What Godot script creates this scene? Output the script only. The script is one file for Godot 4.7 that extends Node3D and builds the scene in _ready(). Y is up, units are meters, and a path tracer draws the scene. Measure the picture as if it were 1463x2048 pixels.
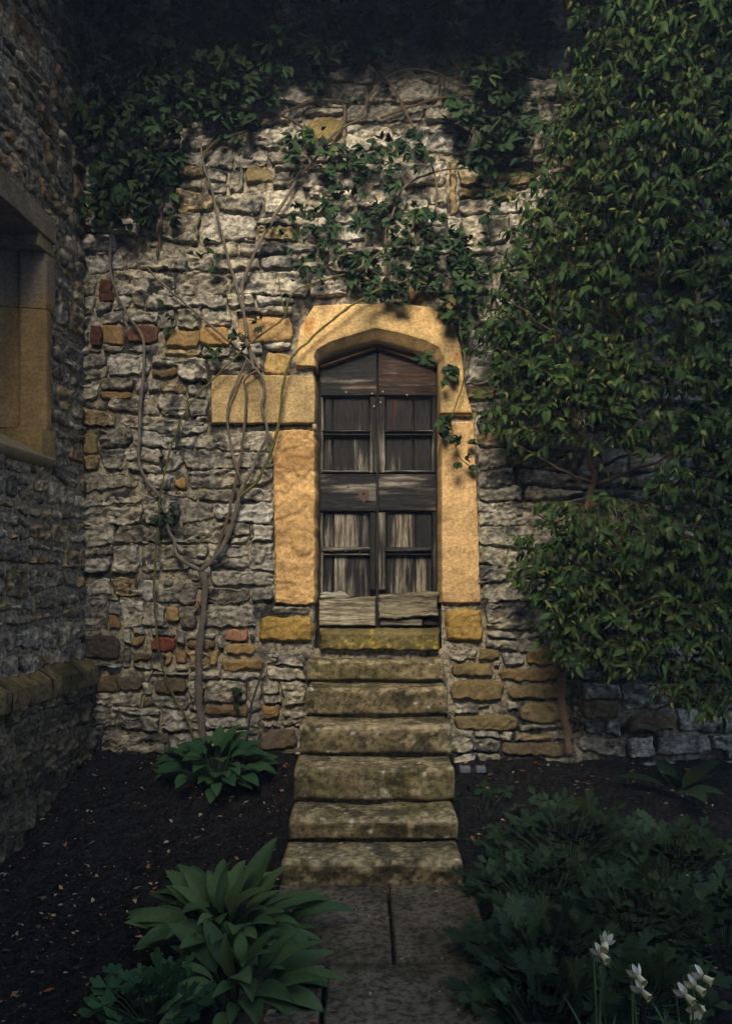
extends Node3D
# A walled corner of a garden: an old rubble stone house with a sandstone doorway, a wing at its side,
# seven worn steps, climbers on the wall, a pleated-leaf shrub and planted beds. Metres, y up; the house wall lies in the plane z = 0.

var rng := RandomNumberGenerator.new()
var fine := FastNoiseLite.new()      # craggy relief
var strata := FastNoiseLite.new()    # bedding planes of the limestone
var blot := FastNoiseLite.new()      # stains and tone
var soft := FastNoiseLite.new()      # slow waves
var cells := FastNoiseLite.new()     # lichen spots
var M := {}
var used := {}

const EYE_Y := 1.63
const UNIT := 281.0                  # survey sheet: units per metre on the wall elevation

func ux(u: float) -> float: return (u - 731.5) / UNIT
func vy(v: float) -> float: return EYE_Y + (1150.0 - v) / UNIT
func wp(u: float, v: float) -> Vector2: return Vector2(ux(u), vy(v))

class MB:
	var v := PackedVector3Array()
	var c := PackedColorArray()
	var ix := PackedInt32Array()
	func grid(nu: int, nv: int, start: int) -> void:
		for j in nv:
			for i in nu:
				var a := start + j * (nu + 1) + i
				var d := a + nu + 1
				ix.append(a); ix.append(d); ix.append(d + 1)
				ix.append(a); ix.append(d + 1); ix.append(a + 1)
	func tri(a: Vector3, b: Vector3, d: Vector3, col: Color) -> void:
		var s := v.size()
		v.append(a); v.append(b); v.append(d)
		c.append(col); c.append(col); c.append(col)
		ix.append(s); ix.append(s + 1); ix.append(s + 2)
	func quad(a: Vector3, b: Vector3, d: Vector3, e: Vector3, col: Color) -> void:
		tri(a, b, d, col); tri(a, d, e, col)
	func mesh() -> ArrayMesh:
		var n := PackedVector3Array(); n.resize(v.size())
		for k in range(0, ix.size(), 3):
			var a := ix[k]; var b := ix[k + 1]; var d := ix[k + 2]
			var f := (v[d] - v[a]).cross(v[b] - v[a])
			n[a] += f; n[b] += f; n[d] += f
		for k in n.size(): n[k] = n[k].normalized() if n[k].length_squared() > 0.0 else Vector3.UP
		var ar := []
		ar.resize(Mesh.ARRAY_MAX)
		ar[Mesh.ARRAY_VERTEX] = v; ar[Mesh.ARRAY_NORMAL] = n; ar[Mesh.ARRAY_COLOR] = c; ar[Mesh.ARRAY_INDEX] = ix
		var m := ArrayMesh.new()
		m.add_surface_from_arrays(Mesh.PRIMITIVE_TRIANGLES, ar)
		return m

func numbered(called: String) -> String:
	var n: int = used.get(called, 0)
	used[called] = n + 1
	return called if n == 0 else "%s_%03d" % [called, n]

func thing(called: String, label: String, category: String, at := Vector3.ZERO, group := "") -> Node3D:
	var o := Node3D.new()
	o.name = numbered(called)
	add_child(o)
	o.position = at
	o.set_meta("label", label); o.set_meta("category", category)
	if group: o.set_meta("group", group)
	return o

func put(called: String, mesh: Mesh, mat: Material, parent: Node, xf := Transform3D.IDENTITY) -> MeshInstance3D:
	var o := MeshInstance3D.new()
	o.name = called
	o.mesh = mesh
	o.material_override = mat
	o.transform = xf
	parent.add_child(o, true)
	return o

func sub(called: String, parent: Node) -> Node3D:
	var o := Node3D.new()
	o.name = called
	parent.add_child(o, true)
	return o

func noise_tex(seed_: int, freq: float, oct: int, lo: float, hi: float, size := 512) -> ImageTexture:
	var n := FastNoiseLite.new()
	n.seed = seed_; n.frequency = freq; n.fractal_octaves = oct; n.fractal_gain = 0.72
	n.noise_type = FastNoiseLite.TYPE_SIMPLEX_SMOOTH
	var im := n.get_seamless_image(size, size)
	im.convert(Image.FORMAT_RGB8)
	var d := im.get_data()
	for k in d.size(): d[k] = int(clampf(lerpf(lo, hi, smoothstep(0.2, 0.8, d[k] / 255.0)), 0, 1) * 255.0)
	return ImageTexture.create_from_image(Image.create_from_data(size, size, false, Image.FORMAT_RGB8, d))

func grain_mat(called: String, tex: Texture2D, bump: Texture2D, scale: Vector3, relief: float, rough: float, spec := 0.35) -> StandardMaterial3D:
	var m := StandardMaterial3D.new()
	m.resource_name = called
	m.vertex_color_use_as_albedo = true
	m.albedo_texture = tex
	m.roughness = rough
	m.metallic_specular = spec
	m.uv1_triplanar = true; m.uv1_world_triplanar = true
	m.uv1_scale = scale
	if relief > 0.0:
		m.heightmap_enabled = true
		m.heightmap_texture = bump
		m.heightmap_scale = relief
	return m

func leaf_mat(called: String, col: Color, back: float, rough := 0.55) -> StandardMaterial3D:
	var m := StandardMaterial3D.new()
	m.resource_name = called
	m.albedo_color = col.linear_to_srgb()
	m.vertex_color_use_as_albedo = true
	m.roughness = rough
	m.metallic_specular = 0.22
	if back > 0.0:
		m.backlight_enabled = true
		m.backlight = Color(back * 0.8, back, back * 0.35)
	return m

func materials() -> void:
	var speck := noise_tex(3, 0.02, 6, 0.55, 1.15)
	var grit := noise_tex(9, 0.06, 5, 0.0, 1.0)
	var streak := noise_tex(5, 0.03, 5, 0.62, 1.12)
	M.stone = grain_mat("limestone", speck, grit, Vector3(1.6, 2.2, 1.6), 0.22, 0.95, 0.25)
	M.sand = grain_mat("sandstone", noise_tex(13, 0.03, 6, 0.8, 1.08), grit, Vector3(2.2, 2.2, 2.2), 0.2, 0.95, 0.2)
	M.mortar = grain_mat("lime_mortar", speck, grit, Vector3(2.0, 2.0, 2.0), 0.4, 1.0, 0.1)
	M.step = grain_mat("weathered_step_stone", noise_tex(31, 0.02, 6, 0.6, 1.18), grit, Vector3(1.8, 1.8, 1.8), 0.2, 0.92, 0.25)
	M.wood_up = grain_mat("weathered_oak_upright", streak, streak, Vector3(9.0, 0.6, 9.0), 0.25, 0.8, 0.3)
	M.wood_flat = grain_mat("weathered_oak_level", streak, streak, Vector3(0.6, 9.0, 9.0), 0.25, 0.8, 0.3)
	M.soil = grain_mat("dark_soil", speck, grit, Vector3(3.0, 3.0, 3.0), 1.6, 1.0, 0.1)
	M.bark = grain_mat("bark", streak, streak, Vector3(14.0, 2.0, 14.0), 0.25, 0.85, 0.2)
	M.mass = leaf_mat("foliage", Color.WHITE, 0.35)
	M.mass_dry = leaf_mat("litter", Color.WHITE, 0.0, 0.9)
	M.roof = grain_mat("slate", speck, grit, Vector3(1.5, 1.5, 1.5), 0.5, 0.8)
	var g := StandardMaterial3D.new()
	g.resource_name = "old_glass"; g.albedo_color = Color(0.62, 0.68, 0.74, 0.35); g.roughness = 0.08
	g.transparency = BaseMaterial3D.TRANSPARENCY_ALPHA
	M.glass = g
	for a in [["lead", Color(0.10, 0.105, 0.11), 0.6, 0.6], ["black_iron", Color(0.02, 0.02, 0.022), 0.5, 0.4], ["rust", Color(0.085, 0.05, 0.038), 0.9, 0.1], ["old_nail", Color(0.30, 0.255, 0.17), 0.7, 0.3],
			["grey_plastic", Color(0.10, 0.12, 0.155), 0.5, 0.0], ["room_dark", Color(0.02, 0.02, 0.022), 0.9, 0.0]]:
		var m := StandardMaterial3D.new()
		m.resource_name = a[0]; m.albedo_color = (a[1] as Color).linear_to_srgb(); m.roughness = a[2]; m.metallic = a[3]
		M[a[0]] = m

# ---- one faced piece: a stone, a plank or a board, as a relief over a four-cornered outline (bl, br, tr, tl) in a wall's own plane ----
func slab(mb: MB, q: Array, st: Dictionary, base: Color, mode: String) -> void:
	var bl: Vector2 = q[0]; var br: Vector2 = q[1]; var tr: Vector2 = q[2]; var tl: Vector2 = q[3]
	var w := ((br - bl).length() + (tr - tl).length()) * 0.5
	var h := ((tl - bl).length() + (tr - br).length()) * 0.5
	var cell: float = st.get("cell", 0.0095)
	var nu := clampi(int(w / cell) + 2, 4, 90)
	var nv := clampi(int(h / cell) + 2, 4, 110)
	var r: float = st.get("round", 0.03)
	var k: float = st.get("square", 0.35)
	var front: float = st.get("front", 0.04)
	var back: float = st.get("back", -0.03)
	var rough: float = st.get("rough", 0.018)
	var wob: float = st.get("wobble", 0.012)
	var wood: int = {"wood_up": 1, "wood_flat": 2}.get(mode, 0)
	var bleach: Array = st.get("bleach", [0.0, 0.0])
	var tilt_x := rng.randf_range(-1, 1) * float(st.get("tilt", 0.01))
	var tilt_y := rng.randf_range(-1, 1) * float(st.get("tilt", 0.01))
	var w0 := rng.randf() * 60.0
	var crust_at := rng.randf_range(0.05, 0.45) + float(st.get("clean", 0.0))
	var crust: Color = st.get("crust", Color(0.045, 0.048, 0.055))
	var start := mb.v.size()
	for j in nv + 1:
		var y := -1.0 + 2.0 * j / nv
		var t := signf(y) * (1.0 - pow(1.0 - absf(y), 1.4))
		for i in nu + 1:
			var x := -1.0 + 2.0 * i / nu
			var s := signf(x) * (1.0 - pow(1.0 - absf(x), 1.4))
			var ss := s * sqrt(1.0 - k * t * t * 0.5) * 0.5 + 0.5
			var tt := t * sqrt(1.0 - k * s * s * 0.5) * 0.5 + 0.5
			var p := bl.lerp(br, ss).lerp(tl.lerp(tr, ss), tt)
			var px := p.x; var py := p.y
			if wob > 0.0:
				p.x += wob * fine.get_noise_3d(px * 9.0, py * 9.0, w0)
				p.y += wob * fine.get_noise_3d(px * 9.0, py * 9.0, w0 + 9.0)
			var d := minf((1.0 - absf(s)) * w, (1.0 - absf(t)) * h) * 0.5
			var e := clampf(d / r, 0.0, 1.0)
			var prof := sqrt(1.0 - (1.0 - e) * (1.0 - e))
			var z := 0.0
			var col := base
			if wood > 0:
				var g1 := fine.get_noise_3d(px * 34.0, py * 2.6, w0) if wood == 1 else fine.get_noise_3d(px * 2.6, py * 34.0, w0)
				var g2 := blot.get_noise_3d(px * 9.0, py * 1.6, w0) if wood == 1 else blot.get_noise_3d(px * 2.0, py * 8.0, w0)
				z = g1 * rough
				var b := lerpf(bleach[1], bleach[0], tt)
				var worn := smoothstep(0.25, 1.1, b * 0.8 + g1 * 0.6 + g2 * 0.9 + 0.08)
				col = base.lerp(st.get("worn", Color(0.27, 0.255, 0.225)), worn)
				col *= 1.0 + 0.45 * g1
				var red := smoothstep(0.15, 0.5, g2 + float(st.get("red", -0.2)))
				col = col.lerp(Color(0.075, 0.03, 0.016), red * (1.0 - worn) * 0.7)
				var alg := smoothstep(0.1, 0.4, blot.get_noise_3d(px * 7.0, py * 7.0, w0 + 4.0) + float(st.get("algae", -0.6)))
				col = col.lerp(Color(0.10, 0.105, 0.035), alg * 0.75)
			else:
				var n1 := strata.get_noise_3d(px * 6.0, py * 22.0, w0)
				var n2 := fine.get_noise_3d(px * 16.0, py * 22.0, w0)
				var tone := blot.get_noise_3d(px * 8.0, py * 10.0, w0)
				if mode == "lime":
					var q4 := n1 * 5.0
					var fl := floorf(q4)
					z = rough * (0.7 * (fl + smoothstep(0.0, 0.35, q4 - fl)) / 2.6 + 0.95 * n2)
					col = base * (1.0 + 0.5 * tone + 0.7 * n2)
					var rift := 1.0 - smoothstep(0.0, 0.09, absf(strata.get_noise_3d(px * 4.5, py * 15.0, w0 + 70.0) + 0.15 * n2))
					z -= rough * 0.9 * rift
					var cr := smoothstep(crust_at, crust_at + 0.22, blot.get_noise_3d(px * 5.0, py * 9.0, w0 + 20.0) + 0.35 * n2)
					col = col.lerp(crust, cr * 0.85)
					var pale := smoothstep(0.28, 0.45, fine.get_noise_3d(px * 19.0, py * 22.0, w0 + 31.0) + 0.3 * n1)
					col = col.lerp(base * 1.35 + Color(0.06, 0.06, 0.05), pale * 0.7)
					var smear := smoothstep(0.2, 0.34, blot.get_noise_3d(px * 4.5, py * 6.5, 500.0) + 0.35 * n2)   # old lime mortar smeared over the faces
					col = col.lerp(Color(0.52, 0.475, 0.375) * (1.0 + 0.5 * n2), smear * float(st.get("smear", 0.0)))
				else:
					z = rough * (0.8 * n2 + 0.8 * soft.get_noise_3d(px * 9.0, py * 9.0, w0))
					if st.has("dress"):
						z += float(st.dress) * strata.get_noise_3d(px * 5.5 + 3.0 * tone, py * 8.0, w0 + 2.0)
					col = base * (1.0 + 0.4 * tone + 0.3 * n2)
					var stain := smoothstep(0.12, 0.5, blot.get_noise_3d(px * 3.2, py * 4.0, w0 + 20.0) + float(st.get("stain", 0.0)) + 0.25 * n2)
					col = col.lerp(st.get("stain_col", Color(0.16, 0.125, 0.07)), stain * 0.7)
					if st.has("lichen"):
						var li := smoothstep(0.1, 0.3, 0.6 * blot.get_noise_3d(px * 5.0, py * 9.0, w0 + 50.0) + 0.9 * fine.get_noise_3d(px * 24.0, py * 30.0, w0 + 60.0) + float(st.lichen))
						col = col.lerp(Color(0.46, 0.36, 0.07), li)
			z += tilt_x * s + tilt_y * t
			mb.v.append(Vector3(p.x, p.y, lerpf(back, front, prof) + prof * z))
			mb.c.append(Color(clampf(col.r, 0.005, 0.9), clampf(col.g, 0.005, 0.9), clampf(col.b, 0.005, 0.9)))
	mb.grid(nu, nv, start)

func rect_q(x0: float, x1: float, y0: float, y1: float, j := 0.0) -> Array:
	return [Vector2(x0 + rng.randf_range(-j, j), y0 + rng.randf_range(-j, j)), Vector2(x1 + rng.randf_range(-j, j), y0 + rng.randf_range(-j, j)),
		Vector2(x1 + rng.randf_range(-j, j), y1 + rng.randf_range(-j, j)), Vector2(x0 + rng.randf_range(-j, j), y1 + rng.randf_range(-j, j))]

func sheet_q(u0: float, u1: float, v0: float, v1: float, j := 0.0) -> Array:   # from the survey sheet: v runs down
	return rect_q(ux(u0), ux(u1), vy(v1), vy(v0), j)

func slab_mesh(q: Array, st: Dictionary, base: Color, mode: String) -> ArrayMesh:
	var mb := MB.new()
	slab(mb, q, st, base, mode)
	return mb.mesh()

# Random rubble brought to rough courses; every stone lies between two wavering course lines and gives way to the rects already taken.
func courses(x0: float, x1: float, y0: float, y1: float, hs: Vector2, ws: Vector2, taken: Array, gap: float) -> Array:
	var out := []
	var y := y0
	var k := 0
	while y < y1:
		var h := rng.randf_range(hs.x, hs.y)
		if rng.randf() < 0.2: h *= 0.62
		var line := func(n: int, yy: float, x: float) -> float: return yy + 0.075 * soft.get_noise_2d(x * 1.3, n * 17.3) + 0.012 * soft.get_noise_2d(x * 7.0, n * 31.0)
		var edges := [x0, x1]
		for r in taken:
			if r.end.y > y + 0.02 and r.position.y < y + h - 0.02:
				if r.position.x > x0 and r.position.x < x1: edges.append(r.position.x)
				if r.end.x > x0 and r.end.x < x1: edges.append(r.end.x)
		edges.sort()
		for n in edges.size() - 1:
			var a: float = edges[n]; var b: float = edges[n + 1]
			if b - a < 0.045: continue
			var mid := (a + b) * 0.5
			var cut_lo := -99.0; var cut_hi := 99.0
			for r in taken:
				if r.position.x < mid and r.end.x > mid and r.end.y > y - 0.03 and r.position.y < y + h + 0.03:
					if r.get_center().y < y + h * 0.5: cut_lo = maxf(cut_lo, r.end.y)
					else: cut_hi = minf(cut_hi, r.position.y)
			var x := a
			while x < b - 0.03:
				var w := rng.randf_range(ws.x, ws.y) * (0.55 if rng.randf() < 0.25 else 1.0)
				if b - x - w < ws.x * 0.6: w = b - x
				var xe := minf(x + w, b)
				var yl: Array = []
				for xx in [x, xe]:
					yl.append(maxf(line.call(k, y, xx), cut_lo)); yl.append(minf(line.call(k + 1, y + h, xx), cut_hi))
				var hh := minf(yl[1] - yl[0], yl[3] - yl[2])
				if hh > 0.04:
					var s0 := rng.randf_range(-0.016, 0.016); var s1 := rng.randf_range(-0.016, 0.016)
					var q := [Vector2(x + gap + s0, yl[0] + gap), Vector2(xe - gap + s1, yl[2] + gap), Vector2(xe - gap - s1, yl[3] - gap), Vector2(x + gap - s0, yl[1] - gap)]
					if hh > 0.14 and rng.randf() < 0.38:
						var f := rng.randf_range(0.35, 0.65)
						var l: Vector2 = (q[0] as Vector2).lerp(q[3], f); var r2: Vector2 = (q[1] as Vector2).lerp(q[2], f + rng.randf_range(-0.12, 0.12))
						out.append([q[0], q[1], r2 - Vector2(0, gap), l - Vector2(0, gap)])
						out.append([l + Vector2(0, gap), r2 + Vector2(0, gap), q[2], q[3]])
					else:
						out.append(q)
				x = xe
		y += h
		k += 1
	return out

func mid_of(q: Array) -> Vector2: return (q[0] + q[1] + q[2] + q[3]) * 0.25
func area_of(q: Array) -> float: return (q[1].x - q[0].x) * (q[3].y - q[0].y)

func mortar_mesh(x0: float, x1: float, y0: float, y1: float, cell: float, holes: Array, base: Color, dark: Color, amp: float, z0 := 0.0) -> ArrayMesh:
	var mb := MB.new()
	var nu := int((x1 - x0) / cell); var nv := int((y1 - y0) / cell)
	for j in nv + 1:
		for i in nu + 1:
			var p := Vector2(x0 + (x1 - x0) * i / nu, y0 + (y1 - y0) * j / nv)
			var n1 := fine.get_noise_3d(p.x * 10.0, p.y * 12.0, 3.0)
			var n2 := blot.get_noise_3d(p.x * 3.0, p.y * 4.0, 8.0)
			mb.v.append(Vector3(p.x, p.y, z0 + amp * n1 + amp * 0.8 * n2))
			var col := base * (1.0 + 0.5 * n1)
			col = col.lerp(dark, smoothstep(-0.1, 0.3, n2 + 0.6 * n1))
			mb.c.append(Color(maxf(col.r, 0.01), maxf(col.g, 0.01), maxf(col.b, 0.01)))
	for j in nv:
		for i in nu:
			var p := Vector2(x0 + (x1 - x0) * (i + 0.5) / nu, y0 + (y1 - y0) * (j + 0.5) / nv)
			var open := false
			for h in holes:
				if h.has_point(p): open = true
			if open: continue
			var a := j * (nu + 1) + i
			var d := a + nu + 1
			for t in [a, d, d + 1, a, d + 1, a + 1]: mb.ix.append(t)
	return mb.mesh()

# a box with softened edges and uneven faces, for dressed stone and timber seen from several sides
func block(mb: MB, lo: Vector3, hi: Vector3, r: float, amp: float, base: Color, seg := 0.03, tone := 0.3) -> void:
	var c := (lo + hi) * 0.5
	var hf := (hi - lo) * 0.5
	var w0 := rng.randf() * 40.0
	for f in 6:
		var ax := f / 2
		var sg := 1.0 if f % 2 == 0 else -1.0
		var ua := (ax + 1) % 3; var va := (ax + 2) % 3
		var nu := clampi(int(hf[ua] * 2.0 / seg) + 3, 3, 90); var nv := clampi(int(hf[va] * 2.0 / seg) + 3, 3, 90)
		var start := mb.v.size()
		for j in nv + 1:
			for i in nu + 1:
				var a := -1.0 + 2.0 * i / nu; var b := -1.0 + 2.0 * j / nv
				a = signf(a) * (1.0 - pow(1.0 - absf(a), 1.6)); b = signf(b) * (1.0 - pow(1.0 - absf(b), 1.6))
				var p := Vector3.ZERO
				p[ax] = hf[ax] * sg; p[ua] = hf[ua] * a * (sg if true else 1.0); p[va] = hf[va] * b
				var core := Vector3(clampf(p.x, -hf.x + r, hf.x - r), clampf(p.y, -hf.y + r, hf.y - r), clampf(p.z, -hf.z + r, hf.z - r))
				var n := (p - core).normalized()
				p = core + n * r
				var wpnt := p + c
				var nn := fine.get_noise_3d(wpnt.x * 9.0 + w0, wpnt.y * 9.0, wpnt.z * 9.0)
				var n2 := blot.get_noise_3d(wpnt.x * 4.0 + w0, wpnt.y * 4.0, wpnt.z * 4.0)
				mb.v.append(wpnt + n * amp * (nn + 0.7 * n2))
				mb.c.append(base * (1.0 + tone * n2 + tone * nn))
		mb.grid(nu, nv, start)

func tube(mb: MB, pts: Array, r0: float, r1: float, col: Color, sides := 7, knots := 0.0) -> void:
	var start := mb.v.size()
	var n := pts.size()
	for k in n:
		var dir: Vector3 = (pts[mini(k + 1, n - 1)] - pts[maxi(k - 1, 0)]).normalized()
		var sidev := dir.cross(Vector3(0.13, 0.21, 1.0)).normalized()
		var up := dir.cross(sidev)
		var r := lerpf(r0, r1, float(k) / maxi(n - 1, 1)) * (1.0 + knots * fine.get_noise_3d(pts[k].x * 14.0, pts[k].y * 14.0, 5.0))
		var tone := 1.0 + 0.45 * fine.get_noise_3d(pts[k].x * 9.0, pts[k].y * 9.0, 2.0)
		for i in sides + 1:
			var a := TAU * i / sides
			mb.v.append(pts[k] + (sidev * cos(a) + up * sin(a)) * r)
			mb.c.append(col * tone)
	mb.grid(sides, n - 1, start)

func smooth_path(ctrl: Array, step := 0.05, jit := 0.0) -> Array:
	var cv := Curve3D.new()
	cv.bake_interval = step
	for k in ctrl.size():
		var a: Vector3 = ctrl[maxi(k - 1, 0)]; var b: Vector3 = ctrl[mini(k + 1, ctrl.size() - 1)]
		var tan := (b - a) / 6.0
		cv.add_point(ctrl[k], -tan, tan)
	var out := []
	for p in cv.get_baked_points():
		out.append(p + Vector3(soft.get_noise_3d(p.x * 9.0, p.y * 9.0, 1.0), soft.get_noise_3d(p.x * 9.0, p.y * 9.0, 7.0), 0) * jit)
	return out

# ---------------------------------------------------------------- the house wall ----
const ORANGE := Color(0.52, 0.335, 0.145)
const OCHRE := Color(0.38, 0.25, 0.095)
const BROWN := Color(0.20, 0.13, 0.06)
const RED := Color(0.115, 0.028, 0.018)
const OLIVE := Color(0.24, 0.185, 0.07)

func lime_tone() -> Color:
	var g := rng.randf_range(0.20, 0.52)
	var warm := rng.randf_range(0.0, 1.0)
	var c := Color(g, g * lerpf(0.98, 0.94, warm), g * lerpf(0.92, 0.76, warm))
	if rng.randf() < 0.07: c = Color(g * 0.9, g * 0.72, g * 0.4)
	return c

func build_house() -> void:
	var house := thing("stone_house", "old rubble stone house front with sandstone framed double door", "house")
	# picked stones: u0, u1, v0, v1 on the survey sheet, colour, how rough
	var picked := [
		[194, 228, 558, 606, RED, 0], [181, 205, 657, 697, RED, 0], [208, 252, 651, 691, Color(0.33, 0.20, 0.085), 0], [254, 318, 650, 689, Color(0.10, 0.03, 0.02), 0],
		[330, 402, 661, 699, OCHRE, 0], [405, 463, 654, 693, Color(0.46, 0.28, 0.10), 0], [473, 590, 632, 686, ORANGE, 1], [526, 586, 703, 749, Color(0.46, 0.31, 0.11), 1],
		[204, 271, 784, 804, OCHRE, 0], [304, 351, 737, 757, BROWN, 0], [347, 375, 957, 977, Color(0.48, 0.30, 0.10), 1], [166, 201, 865, 911, OLIVE, 0],
		[333, 361, 1212, 1246, Color(0.42, 0.27, 0.10), 0], [219, 243, 1231, 1259, Color(0.36, 0.22, 0.09), 0], [164, 247, 1267, 1323, Color(0.045, 0.036, 0.03), 1],
		[266, 293, 1271, 1293, OCHRE, 0], [303, 352, 1273, 1304, Color(0.30, 0.06, 0.025), 0], [267, 303, 1303, 1323, BROWN, 0], [350, 377, 1300, 1327, Color(0.33, 0.20, 0.10), 0],
		[332, 349, 1307, 1329, OCHRE, 0], [453, 498, 1255, 1281, Color(0.36, 0.17, 0.10), 0], [373, 436, 1280, 1298, BROWN, 0], [450, 513, 1283, 1313, Color(0.33, 0.22, 0.085), 1],
		[442, 531, 1315, 1345, Color(0.33, 0.215, 0.08), 1], [423, 441, 1299, 1331, OCHRE, 0], [184, 287, 1351, 1385, Color(0.085, 0.07, 0.05), 1], [306, 379, 1353, 1389, Color(0.10, 0.075, 0.045), 1],
		[409, 497, 1406, 1434, BROWN, 1], [524, 562, 1409, 1439, Color(0.34, 0.21, 0.08), 1], [517, 592, 1457, 1497, Color(0.13, 0.10, 0.075), 1], [519, 590, 1499, 1532, Color(0.13, 0.09, 0.065), 1],
		[397, 407, 1193, 1213, Color(0.40, 0.20, 0.12), 0], [609, 691, 236, 286, Color(0.30, 0.24, 0.08), 1], [489, 546, 335, 371, Color(0.22, 0.18, 0.08), 1], [510, 546, 68, 100, Color(0.28, 0.20, 0.08), 0],
		[815, 847, 560, 606, Color(0.36, 0.24, 0.09), 0], [886, 917, 590, 640, OLIVE, 0], [895, 914, 350, 432, Color(0.38, 0.28, 0.15), 0],
		[955, 1000, 1296, 1318, OLIVE, 1], [1050, 1120, 1296, 1332, Color(0.34, 0.23, 0.09), 1], [895, 985, 1322, 1356, Color(0.26, 0.20, 0.08), 1], [990, 1110, 1336, 1364, Color(0.30, 0.21, 0.09), 1],
		[898, 1004, 1360, 1398, Color(0.25, 0.185, 0.075), 1], [1010, 1140, 1368, 1400, Color(0.15, 0.11, 0.055), 1], [1035, 1142, 1404, 1446, Color(0.19, 0.15, 0.07), 1], [905, 1032, 1430, 1462, Color(0.20, 0.16, 0.065), 1],
		[1000, 1150, 1482, 1512, Color(0.12, 0.095, 0.055), 1], [1160, 1240, 1400, 1440, Color(0.17, 0.13, 0.06), 1], [1250, 1350, 1425, 1462, Color(0.12, 0.09, 0.05), 1]]
	var taken: Array = []
	for p in picked: taken.append(Rect2(ux(p[0]), vy(p[3]), (p[1] - p[0]) / UNIT, (p[3] - p[2]) / UNIT))
	# what the doorway, its quoins and the side window take up
	for z in [[592, 925, 606, 740], [418, 636, 746, 856], [548, 640, 850, 1216], [512, 640, 1214, 1300], [875, 932, 700, 860], [875, 952, 840, 1212], [880, 970, 1206, 1292], [612, 890, 1250, 1420], [1086, 1404, 535, 745], [630, 885, 690, 1310]]:
		taken.append(Rect2(ux(z[0]), vy(z[3]), (z[1] - z[0]) / UNIT, (z[3] - z[2]) / UNIT))
	var door_hole := Rect2(ux(627), vy(1300), (885.0 - 627.0) / UNIT, (1300.0 - 657.0) / UNIT)
	var win_hole := Rect2(ux(1112), vy(722), (1380.0 - 1112.0) / UNIT, (722.0 - 560.0) / UNIT)
	put("mortar", mortar_mesh(-2.3, 3.4, 0.05, 6.3, 0.024, [door_hole, win_hole], Color(0.42, 0.385, 0.30), Color(0.055, 0.055, 0.057), 0.018, 0.010), M.mortar, house)
	var rubble := MB.new()
	for p in picked:
		var q := sheet_q(p[0], p[1], p[2], p[3], 0.014)
		var st := {"front": rng.randf_range(0.036, 0.052), "round": 0.022 if p[5] else 0.012, "square": 0.6 if p[5] else 0.4, "rough": 0.014 if p[5] else 0.009, "wobble": 0.024, "stain": 0.02}
		var tone: Color = p[4]
		tone = tone.lerp(Color(0.20, 0.175, 0.14), 0.25)
		put("stone", slab_mesh(q, st, tone * rng.randf_range(0.8, 1.1), "sand"), M.sand, house)
	var laid := courses(-2.08, 2.95, 0.18, 5.95, Vector2(0.085, 0.20), Vector2(0.15, 0.60), taken, 0.0035)
	laid.sort_custom(func(a, b): return area_of(a) * (1.0 if mid_of(a).x < 1.3 else 0.25) > area_of(b) * (1.0 if mid_of(b).x < 1.3 else 0.25))
	var n := 0
	for q in laid:
		var mid := mid_of(q)
		var st := {"front": rng.randf_range(0.024, 0.052), "round": rng.randf_range(0.006, 0.014), "square": rng.randf_range(0.05, 0.4), "rough": rng.randf_range(0.010, 0.024), "wobble": 0.024, "tilt": 0.009, "smear": 0.7, "clean": -0.06}
		if mid.x > 0.75: st.rough *= 0.8
		if n < 245:
			put("stone", slab_mesh(q, st, lime_tone(), "lime"), M.stone, house)
		else:
			st.cell = 0.014 if mid.x < 1.0 else 0.02
			slab(rubble, q, st, lime_tone(), "lime")
		n += 1
	# pinnings: chips wedged into the joints
	for k in 420:
		var p := Vector2(rng.randf_range(-2.0, 1.5), rng.randf_range(0.4, 5.6))
		var inside := false
		for r in taken:
			if r.grow(0.02).has_point(p): inside = true
		if inside: continue
		var a := rng.randf_range(0.012, 0.045); var b := a * rng.randf_range(0.4, 0.8)
		slab(rubble, rect_q(p.x - a, p.x + a, p.y - b, p.y + b, 0.008), {"front": rng.randf_range(0.02, 0.045), "round": 0.01, "rough": 0.012, "cell": 0.016, "wobble": 0.01}, lime_tone() * rng.randf_range(0.7, 1.2), "lime")
	var ru := put("rubble", rubble.mesh(), M.stone, house)
	ru.set_meta("kind", "stuff")
	# the body of the house behind its face, with openings for the door and the window
	var core := MB.new()
	var cc := Color(0.2, 0.19, 0.17)
	for b in [[-2.3, ux(629), 0.0, 6.5], [ux(629), ux(883), vy(652), 6.5], [ux(629), ux(883), -0.3, vy(1300)], [ux(883), ux(1112), 0.0, 6.5], [ux(1112), ux(1380), 0.0, vy(722)], [ux(1112), ux(1380), vy(560), 6.5], [ux(1380), 7.0, 0.0, 6.5]]:
		block(core, Vector3(b[0], b[2], -0.55), Vector3(b[1], b[3], -0.026), 0.002, 0.0, cc, 0.6)
	put("wall_core", core.mesh(), M.mortar, house)
	var room := MB.new()
	block(room, Vector3(-2.3, 0.0, -3.0), Vector3(7.0, 6.5, -2.9), 0.01, 0.0, Color(0.42, 0.40, 0.36), 1.0)
	block(room, Vector3(-2.3, 6.4, -2.9), Vector3(7.0, 6.5, -0.55), 0.01, 0.0, Color(0.42, 0.40, 0.36), 1.0)
	put("back_wall", room.mesh(), M.mortar, house)
	# the unseen roof, its eaves made deep and low to shade the wall top
	var roof := MB.new()
	var th := Vector3(0, 0.09, 0)
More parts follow.
